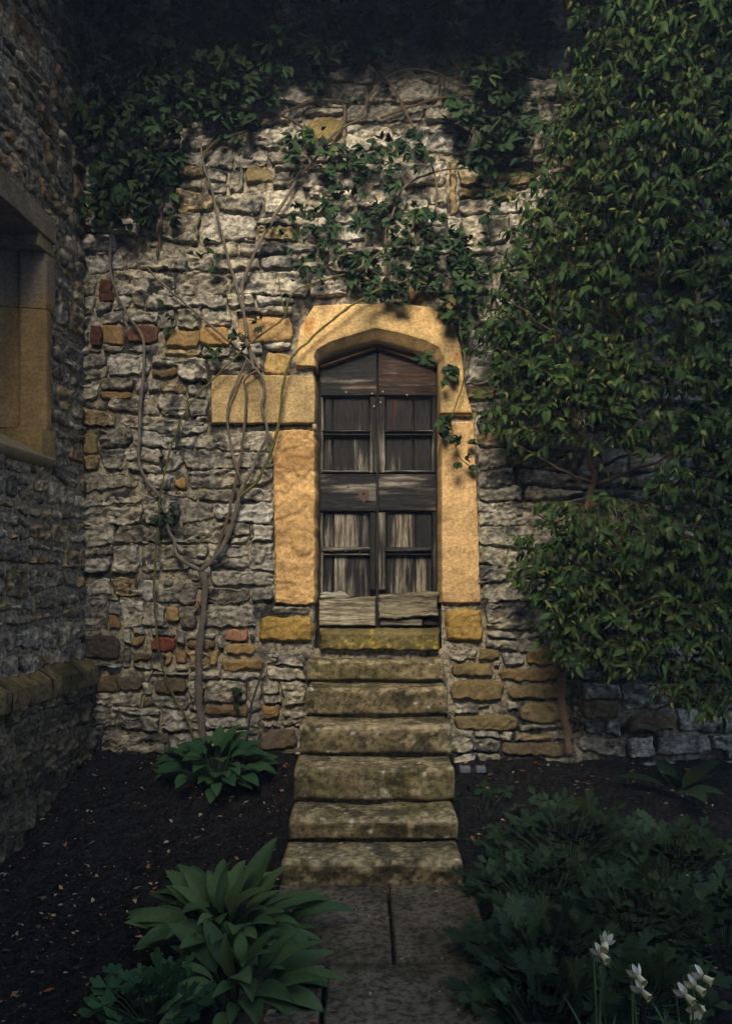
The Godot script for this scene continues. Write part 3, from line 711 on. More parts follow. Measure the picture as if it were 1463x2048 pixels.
# ---------------------------------------------------------------- steps, paving, ground ----
func build_steps() -> void:
	var stair := thing("stone_steps", "flight of six worn mossy sandstone steps climbing to the door", "steps", Vector3(0, 0, 0))
	# middle x, width, nosing z, top y, foot y
	var S := [[0.062, 0.955, 0.17, 1.05, 0.895], [0.073, 0.94, 0.42, 0.887, 0.699], [0.060, 0.96, 0.68, 0.689, 0.497], [0.049, 0.962, 0.95, 0.487, 0.283], [0.042, 0.955, 1.22, 0.272, 0.137], [0.033, 0.96, 1.50, 0.1285, -0.10]]
	for n in 6:
		var s: Array = S[n]
		var mb := MB.new()
		var hgt: float = s[3] - s[4]
		var prof := []   # (z, y) from the back of the tread over the nosing down the riser
		var zb: float = s[2] - 0.36 if n > 0 else -0.02
		for k in 15: prof.append(Vector2(lerpf(zb, s[2] - 0.035, k / 14.0), s[3]))
		for k in 5:
			var a := (k + 1) / 6.0 * PI * 0.5
			prof.append(Vector2(s[2] - 0.035 + 0.035 * sin(a), s[3] - 0.028 + 0.028 * cos(a)))
		for k in 13: prof.append(Vector2(s[2] - 0.018 * k / 12.0 - (0.012 if k == 12 else 0.0), s[3] - 0.028 - (hgt - 0.036) * k / 12.0))
		prof.append(Vector2(s[2] - 0.065, s[4]))
		var nu := 92
		var np := prof.size()
		for r in range(np - 1, -1, -1):
			for i in nu + 1:
				var x := -1.0 + 2.0 * i / nu
				x = signf(x) * (1.0 - pow(1.0 - absf(x), 1.35))
				var hw: float = s[1] * 0.5
				var P := Vector3(s[0] + x * hw, prof[r].y, prof[r].x)
				var e := clampf((1.0 - absf(x)) * hw / 0.035, 0.0, 1.0)
				var rd := 1.0 - sqrt(1.0 - (1.0 - e) * (1.0 - e))
				P.y -= rd * 0.03; P.z -= rd * (0.035 if r > 14 else 0.0)
				if e == 0.0: P.y -= 0.03; P.z -= 0.03
				var wx := P.x; 
				var n1 := fine.get_noise_3d(P.x * 9.0, P.y * 9.0 + n * 7.0, P.z * 9.0)
				var n2 := blot.get_noise_3d(P.x * 4.0, P.y * 6.0 + n * 5.0, P.z * 6.0)
				var n3 := soft.get_noise_3d(P.x * 2.4, n * 13.0, P.z * 2.0)
				P.y += 0.012 * n3 - 0.012 * (1.0 - x * x) * (1.0 if r < 20 else 0.3) + 0.006 * n1
				P.z += (0.02 * n3 + 0.016 * n1 + 0.014 * n2) * (1.0 if r > 13 else 0.2)
				if n == 1 and r > 18:   # the second step keeps its slanting tool marks
					P.z += 0.007 * sin((P.x * 1.0 + P.y * 1.25) * 150.0 + 4.0 * n2)
				if n == 3 and r > 24: P.z += 0.03 * soft.get_noise_2d(wx * 5.0, 3.0)
				mb.v.append(P)
				var col := Color(0.25, 0.208, 0.122) * (1.0 + 0.45 * n1 + 0.35 * n2)
				col = col.lerp(Color(0.055, 0.052, 0.034), 0.8 * smoothstep(-0.06, 0.28, blot.get_noise_3d(P.x * 6.0, P.y * 8.0 + n * 3.0, P.z * 8.0 + 40.0) + 0.4 * n1))
				col = col.lerp(Color(0.15, 0.14, 0.055), 0.5 * smoothstep(0.05, 0.4, blot.get_noise_3d(P.x * 3.0, P.y * 3.0, P.z * 3.0 + 80.0 + n)))
				var lich := smoothstep(0.24, 0.36, fine.get_noise_3d(P.x * 6.0 + 30.0, P.y * 6.0 + n * 11.0, P.z * 6.0) + 0.12 * n2)
				col = col.lerp(Color(0.42, 0.36, 0.22), 0.75 * lich)
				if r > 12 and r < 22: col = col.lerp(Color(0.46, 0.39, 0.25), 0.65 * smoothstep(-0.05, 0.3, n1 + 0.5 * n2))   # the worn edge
				var cell := cells.get_noise_3d(P.x * 9.0, P.y * 9.0 + n * 4.0, P.z * 9.0)
				if cell < -0.86: col = col.lerp(Color(0.62, 0.6, 0.52), smoothstep(-0.86, -0.90, cell))
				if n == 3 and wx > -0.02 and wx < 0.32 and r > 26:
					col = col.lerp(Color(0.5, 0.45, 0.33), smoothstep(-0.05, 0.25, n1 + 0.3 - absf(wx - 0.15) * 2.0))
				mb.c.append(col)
		mb.grid(nu, np - 1, 0)
		# ends and back close the block
		for side in [0, nu]:
			var cst := mb.v.size()
			mb.v.append(Vector3(s[0] + (-1.0 if side == 0 else 1.0) * (s[1] * 0.5 - 0.004), s[4], zb)); mb.c.append(Color(0.31, 0.26, 0.165))
			for r in np - 1:
				var a: int = r * (nu + 1) + side; var b: int = (r + 1) * (nu + 1) + side
				if side == 0: mb.ix.append(cst); mb.ix.append(b); mb.ix.append(a)
				else: mb.ix.append(cst); mb.ix.append(a); mb.ix.append(b)
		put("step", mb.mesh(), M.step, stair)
	# rubble packed under the flight, seen at its flanks
	var fill := MB.new()
	for n in 6:
		var s: Array = S[n]
		block(fill, Vector3(s[0] - s[1] * 0.47, -0.3, -0.02 if n == 0 else s[2] - 0.30), Vector3(s[0] + s[1] * 0.47, s[4] + 0.01, s[2] - 0.075), 0.015, 0.008, Color(0.25, 0.21, 0.14), 0.05)
	put("packing", fill.mesh(), M.step, stair)

func soil_y(x: float, z: float) -> float:
	var wall := 0.42 if x < 0.0 else 0.36
	var y := wall * (1.0 - smoothstep(-0.2, 1.75, z)) - 0.035
	var side := smoothstep(0.42, 0.62, absf(x - 0.03)) if z > 1.3 else 1.0
	y = lerpf(-0.09, y, side)
	return y + (0.022 * fine.get_noise_2d(x * 6.0, z * 6.0) + 0.03 * soft.get_noise_2d(x * 2.0, z * 2.0)) * side

func build_ground() -> void:
	var mb := MB.new()
	var xs := []; var zs := []
	var v := -22.0
	while v < 22.0:
		xs.append(v); v += 0.035 if absf(v) < 2.9 else 0.8
	v = 22.0
	while v > -0.4:
		zs.append(v); v -= 0.035 if v < 3.7 else 0.8
	for z in zs:
		for x in xs:
			mb.v.append(Vector3(x, soil_y(x, z), z))
			var n1 := fine.get_noise_2d(x * 14.0, z * 14.0)
			mb.c.append(Color(0.040, 0.038, 0.037) * (1.0 + 0.8 * n1))
	mb.grid(xs.size() - 1, zs.size() - 1, 0)
	var g := put("ground", mb.mesh(), M.soil, self)
	g.set_meta("kind", "structure"); g.set_meta("label", "dark bare garden soil sloping up to the walls"); g.set_meta("category", "ground")
	var paving := Node3D.new()
	paving.name = "path"
	add_child(paving)
	paving.set_meta("kind", "structure"); paving.set_meta("label", "path of dark flat paving slabs at the foot of the steps"); paving.set_meta("category", "path")
	for s in [[-0.46, 0.115, 1.46, 2.333], [0.119, 0.56, 1.46, 2.333], [-0.50, -0.168, 2.337, 3.1], [-0.164, 0.50, 2.337, 3.1], [-0.5, 0.2, 3.112, 3.9], [0.21, 0.52, 3.112, 3.9], [-0.48, 0.5, 3.912, 4.8], [-0.48, 0.02, 4.812, 5.7], [0.03, 0.5, 4.812, 5.7], [-0.48, 0.5, 5.712, 7.0]]:
		var b := MB.new()
		var q := rect_q(s[0], s[1], -s[3], -s[2], 0.005)
		slab(b, q, {"front": rng.randf_range(-0.004, 0.006), "back": -0.07, "round": 0.010, "square": 0.0, "rough": 0.006, "wobble": 0.004, "tilt": 0.003, "cell": 0.016, "stain": 0.1, "stain_col": Color(0.05, 0.046, 0.032)}, Color(0.12, 0.105, 0.078), "sand")
		var mi := put("slab", b.mesh(), M.step, paving)
		mi.transform = Transform3D(Basis(Vector3.RIGHT, -PI / 2), Vector3.ZERO)

func build_opposite() -> void:
	# an added range behind the viewer, unseen, placed to shade the beds and steps
	var h := thing("added_range", "added unseen stone range with slate roof that shades the beds", "building", Vector3(0, 0, 9.5))
	var mb := MB.new()
	block(mb, Vector3(-9, -0.3, 0), Vector3(9, OPP_H, 4.0), 0.01, 0.01, Color(0.22, 0.20, 0.17), 0.5)
	put("wall", mb.mesh(), M.mortar, h)
	var rf := MB.new()
	var y: float = OPP_H + 0.01
	rf.quad(Vector3(-9.2, y, -0.2), Vector3(-9.2, y + 1.6, 2.0), Vector3(9.2, y + 1.6, 2.0), Vector3(9.2, y, -0.2), Color(0.05, 0.05, 0.055))
	rf.quad(Vector3(-9.2, y, 4.2), Vector3(9.2, y, 4.2), Vector3(9.2, y + 1.6, 2.0), Vector3(-9.2, y + 1.6, 2.0), Color(0.05, 0.05, 0.055))
	put("roof", rf.mesh(), M.roof, h)

# ---------------------------------------------------------------- plants ----
# a leaf grows along +y from its stalk, its upper face towards +z; folded along the midrib, arched and rippled
func leaf_mesh(length: float, width: float, fold: float, droop: float, shape: String, ripple := 0.0, tint_mid := 1.25, nl := 6) -> ArrayMesh:
	var mb := MB.new()
	for j in nl + 1:
		var t := float(j) / nl
		var w := 0.0
		match shape:
			"ovate": w = pow(sin(PI * pow(t, 0.82)), 0.9)
			"lance": w = pow(sin(PI * pow(t, 0.85)), 0.75) * 0.95
			"round": w = pow(sin(PI * pow(t, 0.62)), 0.55)
			"strap": w = (0.6 + 0.4 * sin(PI * minf(t * 1.3, 1.0))) * sqrt(maxf(1.0 - pow(t, 3.0), 0.0))
			"petal": w = pow(sin(PI * pow(t, 0.95)), 0.6)
		w = maxf(w, 0.03) * width * 0.5
		var a := droop * t
		var y := length * (sin(a) / maxf(droop, 0.001) if droop > 0.001 else t)
		var z := -length * ((1.0 - cos(a)) / maxf(droop, 0.001) if droop > 0.001 else 0.0)
		for i in 5:
			var s := (i - 2) / 2.0
			var rp := ripple * ((1.0 if j % 2 == 0 else -1.0) * absf(s) * (1.0 - absf(s)) * 3.0 + 0.8 * sin(t * 9.0 + s) * absf(s))
			mb.v.append(Vector3(s * w, y - absf(s) * w * 0.12, z + absf(s) * w * fold + rp))
			mb.c.append(Color.WHITE * (tint_mid if i == 2 else (0.86 if j % 2 == 0 else 1.1)))
	mb.grid(4, nl, 0)
	return mb.mesh()

# a compound leaf: leaflets set round the end of a stalk, each cut into rounded lobes
func lobed_leaf(size: float, leaflets: int, lobes: int, sharp: float) -> ArrayMesh:
	var mb := MB.new()
	for k in leaflets:
		var a0 := (k - (leaflets - 1) * 0.5) * (2.1 if leaflets == 3 else 1.25)
		var c := Vector2(sin(a0), cos(a0)) * size * 0.30
		var ns := lobes * 4
		if k == 0: mb.v.append(Vector3.ZERO); mb.c.append(Color.WHITE * 1.15)
		var ctr := mb.v.size() - 1
		for i in ns + 1:
			var f := float(i) / ns
			var ang := a0 + lerpf(-1.95, 1.95, f)
			var lob := absf(sin(f * PI * lobes))
			var r := size * 0.34 * (1.0 - sharp + sharp * pow(lob, 0.6)) * (0.62 + 0.38 * sin(PI * f))
			var p := c * 1.15 + Vector2(sin(ang), cos(ang)) * r
			mb.v.append(Vector3(p.x, p.y, -0.10 * p.length_squared() / size + 0.06 * size * (lob - 0.5)))
			mb.c.append(Color.WHITE * (0.85 + 0.2 * lob))
		for i in ns:
			mb.ix.append(0); mb.ix.append(ctr + 1 + i); mb.ix.append(ctr + 2 + i)
	return mb.mesh()

func facing(dir: Vector3, nrm: Vector3, scale := 1.0) -> Basis:
	var y := dir.normalized()
	var x := y.cross(nrm)
	x = x.normalized() if x.length() > 0.01 else y.cross(Vector3(0.3, 0.9, 0.2)).normalized()
	return Basis(x, y, x.cross(y)).scaled_local(Vector3.ONE * scale)

func rv(a: float, b: float) -> float: return rng.randf_range(a, b)

# leaves of one plant: the ones that stand foremost as parts, the rest as one mass
func leaves_on(plant: Node3D, list: Array, meshes: Array, mats: Array, singles: int, mass_mat: Material, tints: Array) -> void:
	list.sort_custom(func(a, b): return a.w > b.w)
	var rest := []
	for k in list.size():
		var l: Dictionary = list[k]
		if k < singles: put("leaf", meshes[k % meshes.size()], mats[l.get("tint", rng.randi() % mats.size())], plant, l.xf)
		else: rest.append(l)
	if rest.is_empty(): return
	for n in meshes.size():
		var some := rest.filter(func(l): return rest.find(l) >= 0) if false else []
		for k in range(n, rest.size(), meshes.size()): some.append(rest[k])
		if some.is_empty(): continue
		var mm := MultiMesh.new()
		mm.transform_format = MultiMesh.TRANSFORM_3D
		mm.use_colors = true
		mm.mesh = meshes[n]
		mm.instance_count = some.size()
		for k in some.size():
			mm.set_instance_transform(k, some[k].xf)
			mm.set_instance_color(k, tints[some[k].get("tint", rng.randi() % tints.size())])
		var o := MultiMeshInstance3D.new()
		o.name = "foliage"
		o.multimesh = mm
		o.material_override = mass_mat
		o.set_meta("kind", "stuff")
		plant.add_child(o, true)

func build_shrub() -> void:
	var shrub := thing("pleated_leaf_shrub", "tall dense shrub with pleated drooping green leaves trained against the wall", "shrub", Vector3(1.3, 0.33, 0.22))
	var bark := Color(0.17, 0.12, 0.085)
	var L := func(u: float, v: float, z: float) -> Vector3: return Vector3((u - 731.5) * 5.15 / 1600.0, EYE_Y + (1150.0 - v) * 5.15 / 1600.0, z) - shrub.position
	# stem, and limbs that run out level from it
	var stem_pts := smooth_path([L.call(1168, 1530, 0.2), L.call(1158, 1480, 0.2), L.call(1148, 1400, 0.2), L.call(1152, 1310, 0.22), L.call(1160, 1200, 0.24), L.call(1180, 1080, 0.25), L.call(1202, 985, 0.27), L.call(1212, 940, 0.26), L.call(1203, 900, 0.26), L.call(1240, 780, 0.28), L.call(1270, 600, 0.3), L.call(1290, 380, 0.3), L.call(1310, 100, 0.3)], 0.05, 0.012)
	var mb := MB.new()
	tube(mb, stem_pts, 0.027, 0.014, bark, 8, 0.5)
	put("trunk", mb.mesh(), M.bark, shrub)
	var limbs := []
	for b in [[1215, 960, 1010, 870, 0.5], [1225, 900, 1050, 800, 0.45], [1235, 840, 990, 700, 0.6], [1250, 760, 1020, 610, 0.6], [1262, 650, 1010, 560, 0.5], [1270, 560, 1060, 450, 0.6], [1280, 420, 1070, 330, 0.5], [1290, 250, 1130, 170, 0.5], [1215, 960, 1450, 840, 0.6], [1240, 800, 1480, 700, 0.5], [1262, 650, 1490, 560, 0.6], [1280, 420, 1500, 330, 0.6], [1300, 200, 1490, 110, 0.6],
			[1180, 1080, 1070, 1020, 0.45], [1165, 1180, 1060, 1130, 0.5], [1200, 1000, 1450, 1010, 0.6], [1180, 1090, 1480, 1120, 0.6], [1160, 1200, 1460, 1230, 0.6], [1158, 1260, 1100, 1230, 0.4], [1155, 1290, 1420, 1330, 0.5], [1205, 930, 1380, 905, 0.4], [1230, 850, 1420, 870, 0.5], [1240, 700, 1400, 690, 0.3], [1230, 690, 1120, 640, 0.35]]:
		var a: Vector3 = L.call(b[0], b[1], 0.26); var e: Vector3 = L.call(b[2], b[3], b[4])
		var mid := a.lerp(e, 0.5) + Vector3(0, rv(-0.05, 0.08), rv(0.0, 0.08))
		var pts := smooth_path([a, mid, e], 0.06, 0.02)
		limbs.append(pts)
		var bb := MB.new()
		tube(bb, pts, 0.013, 0.004, bark * 0.8, 6, 0.4)
		put("branch", bb.mesh(), M.bark, shrub)
	var upper := PackedVector2Array([Vector2(1217, -60), Vector2(1137, 160), Vector2(1095, 320), Vector2(1057, 420), Vector2(1033, 510), Vector2(995, 640), Vector2(1007, 755), Vector2(1030, 880), Vector2(1117, 872), Vector2(1250, 905), Vector2(1330, 890), Vector2(1560, 930), Vector2(1560, -60)])
	var lower := PackedVector2Array([Vector2(1112, 990), Vector2(1077, 1080), Vector2(1089, 1190), Vector2(1139, 1290), Vector2(1187, 1340), Vector2(1250, 1345), Vector2(1340, 1400), Vector2(1560, 1390), Vector2(1560, 930), Vector2(1330, 900), Vector2(1290, 985), Vector2(1217, 1000)])
	var list := []
	var twigs := MB.new()
	var made := 0
	var tries := 0
	while made < 3600 and tries < 40000:
		tries += 1
		var uv := Vector2(rv(955, 1560), rv(-60, 1400))
		var up := Geometry2D.is_point_in_polygon(uv, upper)
		if not up and not Geometry2D.is_point_in_polygon(uv, lower): continue
		# the shrub thins out where the wall and the side window show through it
		var thin := 1.0
		if Rect2(1110, 560, 290, 170).has_point(uv): thin = 0.6
		if Rect2(1060, 800, 400, 110).has_point(uv): thin = 0.6
		if Rect2(1180, 985, 300, 90).has_point(uv): thin = 0.6
		if uv.y > 1290.0: thin = 0.7
		if rng.randf() > thin: continue
		made += 1
		var bulge := clampf((uv.x - 960.0) / 340.0, 0.12, 1.0)
		var z := 0.14 + bulge * (0.15 + 0.62 * sqrt(rng.randf()))
		var p: Vector3 = L.call(uv.x, uv.y, z)
		var dir := Vector3(rv(-1.0, 0.9), rv(-0.25, 0.35), rv(0.1, 1.1)).normalized()
		var ln := rv(0.14, 0.30)
		var prev := p
		var nl := rng.randi_range(5, 8)
		var pts := [p]
		for k in nl:
			var f := (k + 1.0) / nl
			var q := p + dir * ln * f + Vector3(0, -0.10 * f * f * ln * 2.0, 0)
			pts.append(q)
			var sd := dir.cross(Vector3.UP).normalized() * (1.0 if k % 2 == 0 else -1.0)
			var tip := k == nl - 1
			var ld := (dir * rv(0.2, 0.6) + sd * rv(0.2, 0.7) + Vector3(0, rv(-1.2, 0.1), 0)).normalized()
			var nr := Vector3(rv(-0.7, 0.6), rv(0.2, 1.0), rv(0.2, 1.0))
			var sc := rv(0.38, 0.98)
			var tint := rng.randi_range(0, 2)
			if (tip and rng.randf() < 0.45) or rng.randf() < 0.04:
				tint = 3; sc *= 0.6
			list.append({"xf": Transform3D(facing(ld, nr, sc), q), "w": q.z + rv(0.0, 0.12) - 0.15 * absf(q.y - 1.6) - (1.0 if uv.x > 1470.0 else 0.0), "tint": tint})
			prev = q
		tube(twigs, [pts[0], pts[pts.size() / 2], pts[pts.size() - 1]], 0.0026, 0.0012, Color(0.13, 0.075, 0.045), 3)
	put("twigs", twigs.mesh(), M.bark, shrub).set_meta("kind", "stuff")
	var meshes := [leaf_mesh(0.11, 0.044, 0.35, 0.8, "ovate", 0.003, 1.4), leaf_mesh(0.10, 0.036, 0.6, 1.2, "ovate", 0.003, 1.4), leaf_mesh(0.115, 0.028, 1.2, 0.6, "ovate", 0.002, 1.4), leaf_mesh(0.09, 0.044, 0.2, 0.4, "ovate", 0.003, 1.4)]
	var tints := [Color(0.030, 0.064, 0.019), Color(0.016, 0.038, 0.015), Color(0.046, 0.088, 0.023), Color(0.14, 0.155, 0.045)]
	leaves_on(shrub, list, meshes, leafy("shrub_leaf", tints, 0.35), 290, M.mass, tints)

func leafy(called: String, tints: Array, back := 0.4) -> Array:
	var out := []
	for t in tints: out.append(leaf_mat(called, t, back))
	return out

# climbers on the house wall, drawn from the survey sheet: each stem a line of points at a little distance from the face
func stem(plant: Node3D, called: String, pts: Array, r0: float, r1: float, col: Color, off := 0.085) -> Array:
	var ctrl := []
	for k in pts.size():
		ctrl.append(Vector3(ux(pts[k][0]), vy(pts[k][1]), off + 0.02 * soft.get_noise_2d(pts[k][1] * 0.02, pts[k][0] * 0.02)) - plant.position)
	var path := smooth_path(ctrl, 0.04, 0.008)
	var mb := MB.new()
	tube(mb, path, r0 * 1.2, r1 * 1.2, col, 7, 0.5)
	put(called, mb.mesh(), M.bark, plant)
	return path

func spray(list: Array, at: Vector3, n: int, size: float, tint_lo: int, tint_hi: int) -> void:   # a compound leaf or shoot tip: a few leaflets on a short stalk
	var out := Vector3(rv(-1, 1), rv(-0.8, 0.5), rv(0.15, 0.8)).normalized()
	var tint := rng.randi_range(tint_lo, tint_hi)
	for k in n:
		var a := (k - (n - 1) * 0.5) * 0.75
		var ld := out.rotated(Vector3(0, 0, 1), a) + Vector3(0, rv(-0.4, 0.05), 0)
		var q := at + out * size * (0.5 - 0.18 * absf(k - (n - 1) * 0.5))
		list.append({"xf": Transform3D(facing(ld, Vector3(rv(-0.4, 0.4), rv(0.25, 0.9), rv(0.5, 1.0)), size / 0.08 * rv(0.75, 1.15)), q), "w": q.z - 0.25 * absf(q.y - 3.3), "tint": tint})

func masses(plant: Node3D, blobs: Array, size: float, zr: Vector2) -> Array:
	var list := []
	for b in blobs:
		for k in b[4]:
			var a := rng.randf() * TAU
			var r := sqrt(rng.randf())
			var p := Vector3(ux(b[0] + cos(a) * r * b[2]), vy(b[1] + sin(a) * r * b[3]), rv(zr.x, zr.y) * (1.15 - 0.6 * r)) - plant.position
			spray(list, p, rng.randi_range(2, 4), size * rv(0.75, 1.2), 0, 2 if rng.randf() > 0.08 else 3)
	return list

func build_climbers() -> void:
	var meshes := [leaf_mesh(0.08, 0.048, 0.3, 0.5, "ovate", 0.001), leaf_mesh(0.075, 0.042, 0.6, 0.8, "ovate", 0.001), leaf_mesh(0.085, 0.05, 0.1, 0.3, "ovate", 0.001)]
	var tints := [Color(0.018, 0.040, 0.018), Color(0.013, 0.030, 0.015), Color(0.026, 0.055, 0.021), Color(0.062, 0.110, 0.030)]
	var mats := leafy("climber_leaf", tints, 0.35)
	var grey := Color(0.17, 0.152, 0.13)
	var dun := Color(0.15, 0.115, 0.085)
	var green := Color(0.13, 0.125, 0.045)
	# the woody one beside the door
	var rose := thing("climbing_shrub", "woody climber with forked grey stems trained up the wall beside the door", "climber", Vector3(ux(408), 0.38, 0.08))
	stem(rose, "trunk", [[409, 1490], [406, 1440], [402, 1400], [403, 1300], [411, 1220], [413, 1165], [405, 1140]], 0.024, 0.018, grey)
	for s in [[[[405, 1142], [430, 1120], [450, 1095], [468, 1050], [484, 992], [491, 972]], 0.015, 0.012, grey], [[[491, 974], [478, 945], [463, 880], [460, 820], [478, 768], [486, 752], [497, 725]], 0.009, 0.007, grey],
			[[[490, 974], [502, 955], [520, 912], [535, 882], [538, 862], [527, 820], [531, 770], [500, 728], [440, 670], [380, 620], [325, 570], [300, 545]], 0.009, 0.006, grey],
			[[[432, 1120], [455, 1050], [476, 960], [490, 880], [496, 790], [490, 770], [510, 752], [522, 742]], 0.009, 0.007, dun], [[[522, 744], [500, 700], [492, 640], [470, 560], [448, 480], [430, 400], [412, 340], [408, 300]], 0.010, 0.006, grey],
			[[[510, 745], [496, 670], [488, 600], [490, 570], [512, 520], [545, 455], [575, 405], [600, 365], [606, 335]], 0.010, 0.009, grey],
			[[[405, 1140], [375, 1125], [358, 1105], [355, 1085], [345, 1065], [335, 1030], [325, 995], [300, 965], [285, 930], [286, 860], [290, 790], [296, 720], [293, 685], [265, 640], [240, 590], [228, 545], [230, 480], [238, 420]], 0.011, 0.006, Color(0.2, 0.18, 0.16)]]:
		stem(rose, "branch", s[0], s[1], s[2], s[3], 0.095)
	var list := masses(rose, [[440, 712, 22, 14, 5], [485, 690, 14, 20, 4], [530, 660, 18, 14, 3], [340, 1040, 20, 22, 7], [335, 640, 30, 20, 4], [430, 520, 40, 40, 9], [480, 1385, 16, 16, 4]], 0.06, Vector2(0.10, 0.16))
	leaves_on(rose, list, meshes, mats, 200, M.mass, tints)
	# long green shoots that arch over the door head
	var shoot := thing("climbing_rose", "climbing rose whose green shoots arch over the sandstone door head", "climber", Vector3(ux(395), 0.38, 0.08))
	for s in [[[[395, 1480], [380, 1430], [345, 1370], [328, 1310], [320, 1250], [318, 1150], [325, 1060], [330, 990], [350, 900], [385, 820], [440, 760], [500, 700], [560, 655], [575, 640], [580, 610], [605, 588], [660, 570], [720, 548], [780, 500]], 0.007, 0.005],
			[[[487, 995], [520, 965], [545, 910], [560, 860], [570, 780], [585, 730], [620, 690], [680, 640], [720, 612], [760, 590], [830, 575], [900, 620], [918, 680], [925, 750], [914, 800], [898, 850], [905, 890], [915, 920], [934, 938]], 0.010, 0.003],
			[[[575, 640], [563, 590], [560, 565]], 0.004, 0.003]]:
		stem(shoot, "shoot", s[0], s[1], s[2], green, 0.125)
	list = masses(shoot, [[590, 465, 50, 50, 16], [690, 480, 70, 70, 40], [640, 560, 60, 40, 16], [720, 380, 80, 70, 46], [800, 330, 70, 50, 26], [620, 320, 55, 45, 30], [800, 470, 50, 60, 24], [850, 470, 50, 40, 20], [790, 560, 75, 40, 40], [880, 540, 60, 60, 44], [900, 600, 40, 50, 26], [770, 600, 40, 22, 14], [940, 520, 40, 50, 22], [930, 590, 30, 40, 12], [940, 650, 24, 34, 10],
		[850, 722, 12, 8, 3], [882, 745, 16, 22, 6], [884, 855, 18, 12, 6], [914, 890, 14, 14, 4], [922, 925, 12, 10, 4]], 0.07, Vector2(0.10, 0.26))
	leaves_on(shoot, list, meshes, mats, 290, M.mass, tints)
	# the two dark creepers that hang from the eaves
	var ca := thing("wall_creeper", "dark leafy creeper hanging down the wall in the corner beside the wing", "creeper", Vector3(ux(320), 4.0, 0.03))
	for s in [[[235, 460], [240, 380], [245, 250], [262, 100], [280, -60]], [[320, 520], [330, 420], [345, 300], [360, 160], [380, -60]], [[408, 330], [430, 300], [480, 280], [540, 255], [620, 215], [700, 218]], [[520, -60], [500, 60], [470, 150], [445, 250], [410, 320]], [[640, 300], [600, 262], [560, 240], [460, 226], [380, 200]], [[220, 130], [400, 95], [560, 75], [720, 68], [860, 40]], [[640, 20], [690, 70], [760, 110]]]:
		stem(ca, "stem", s, 0.008, 0.005, dun * 0.7, 0.08)
	list = masses(ca, [[250, 300, 60, 90, 80], [270, 400, 60, 70, 55], [330, 250, 70, 110, 110], [330, 400, 45, 60, 36], [240, 180, 50, 80, 40], [320, 130, 60, 70, 50], [430, 150, 50, 130, 80], [480, 60, 80, 70, 70], [560, 130, 80, 60, 60], [480, 200, 70, 60, 50], [560, 20, 160, 40, 80], [380, 30, 120, 50, 60], [250, 30, 60, 60, 34], [205, 250, 26, 60, 24], [215, 440, 30, 40, 14], [490, 290, 40, 24, 10], [640, 140, 60, 40, 26], [700, 90, 60, 30, 22]], 0.085, Vector2(0.06, 0.34))
	leaves_on(ca, list, meshes, mats, 280, M.mass, tints)
	var cb := thing("wall_creeper", "dark creeper with bare looping stems high above the door", "creeper", Vector3(ux(900), 4.0, 0.03))
	for s in [[[600, 368], [640, 320], [660, 290], [690, 268], [728, 250], [732, 225], [745, 198], [775, 168], [820, 154], [870, 164], [910, 184], [960, 190]], [[735, 150], [770, 175], [790, 200], [830, 280], [858, 335], [872, 390], [865, 440], [840, 520], [805, 570]], [[770, 560], [772, 480], [800, 400], [840, 365], [910, 350], [985, 352]], [[690, 225], [688, 262], [664, 300], [650, 332]], [[880, 10], [900, 60], [925, 110], [938, 160]], [[840, -60], [860, 60], [910, 150], [980, 170], [1060, 175]], [[760, 250], [880, 210], [1000, 205], [1080, 215]], [[900, 120], [980, 60], [1060, 20]]]:
		stem(cb, "stem", s, 0.008, 0.005, dun, 0.10)
	list = masses(cb, [[760, 60, 110, 60, 70], [740, 110, 50, 40, 26], [880, 60, 60, 60, 34], [960, 220, 70, 100, 90], [1000, 130, 60, 100, 70], [1040, 40, 60, 60, 40], [1030, 270, 40, 60, 34], [960, 300, 40, 50, 24], [985, 420, 22, 40, 10], [850, 10, 120, 30, 34], [940, 360, 40, 20, 8]], 0.085, Vector2(0.06, 0.34))
	leaves_on(cb, list, meshes, mats, 260, M.mass, tints)

# a clump of large basal leaves on stalks
func clump(called: String, label: String, category: String, at: Vector3, n: int, length: Vector2, meshes: Array, mats: Array, lean: Vector2, stalk: float, spread: float, bias := Vector3.ZERO, group := "") -> Node3D:
	var o := thing(called, label, category, at, group)
	for k in n:
		var a := k * 2.39996 + rv(-0.3, 0.3)
		var f := sqrt((k + 0.5) / n)
		var tilt := lerpf(lean.x, lean.y, f) + rv(-0.15, 0.15)
		var dir := (Vector3(cos(a), 0, sin(a)) * sin(tilt) + Vector3.UP * cos(tilt) + bias * rv(0.3, 1.0)).normalized()
		var root := Vector3(cos(a), 0, sin(a)) * spread * f * 0.35
		var tip := root + dir * stalk * rv(0.75, 1.15)
		var mb := MB.new()
		var knee := root.lerp(tip, 0.5) + Vector3(0, 0.03 * stalk, 0)
		tube(mb, [root - Vector3(0, 0.02, 0), knee, tip], 0.0038, 0.0022, Color(0.035, 0.06, 0.028), 5)
		var lf := put("leaf", meshes[k % meshes.size()], mats[rng.randi() % mats.size()], o)
		var ld := (dir + Vector3(cos(a), rv(-0.35, 0.1), sin(a)) * 0.55 * f).normalized()
		lf.transform = Transform3D(facing(ld, Vector3(-dir.x * 0.4, 1.0, 0.35 - dir.z * 0.3) + Vector3(rv(-0.3, 0.3), 0, rv(-0.3, 0.3)), rv(length.x, length.y)), tip)
		put("stalk", mb.mesh(), M.stalk, lf, lf.transform.affine_inverse())
	return o

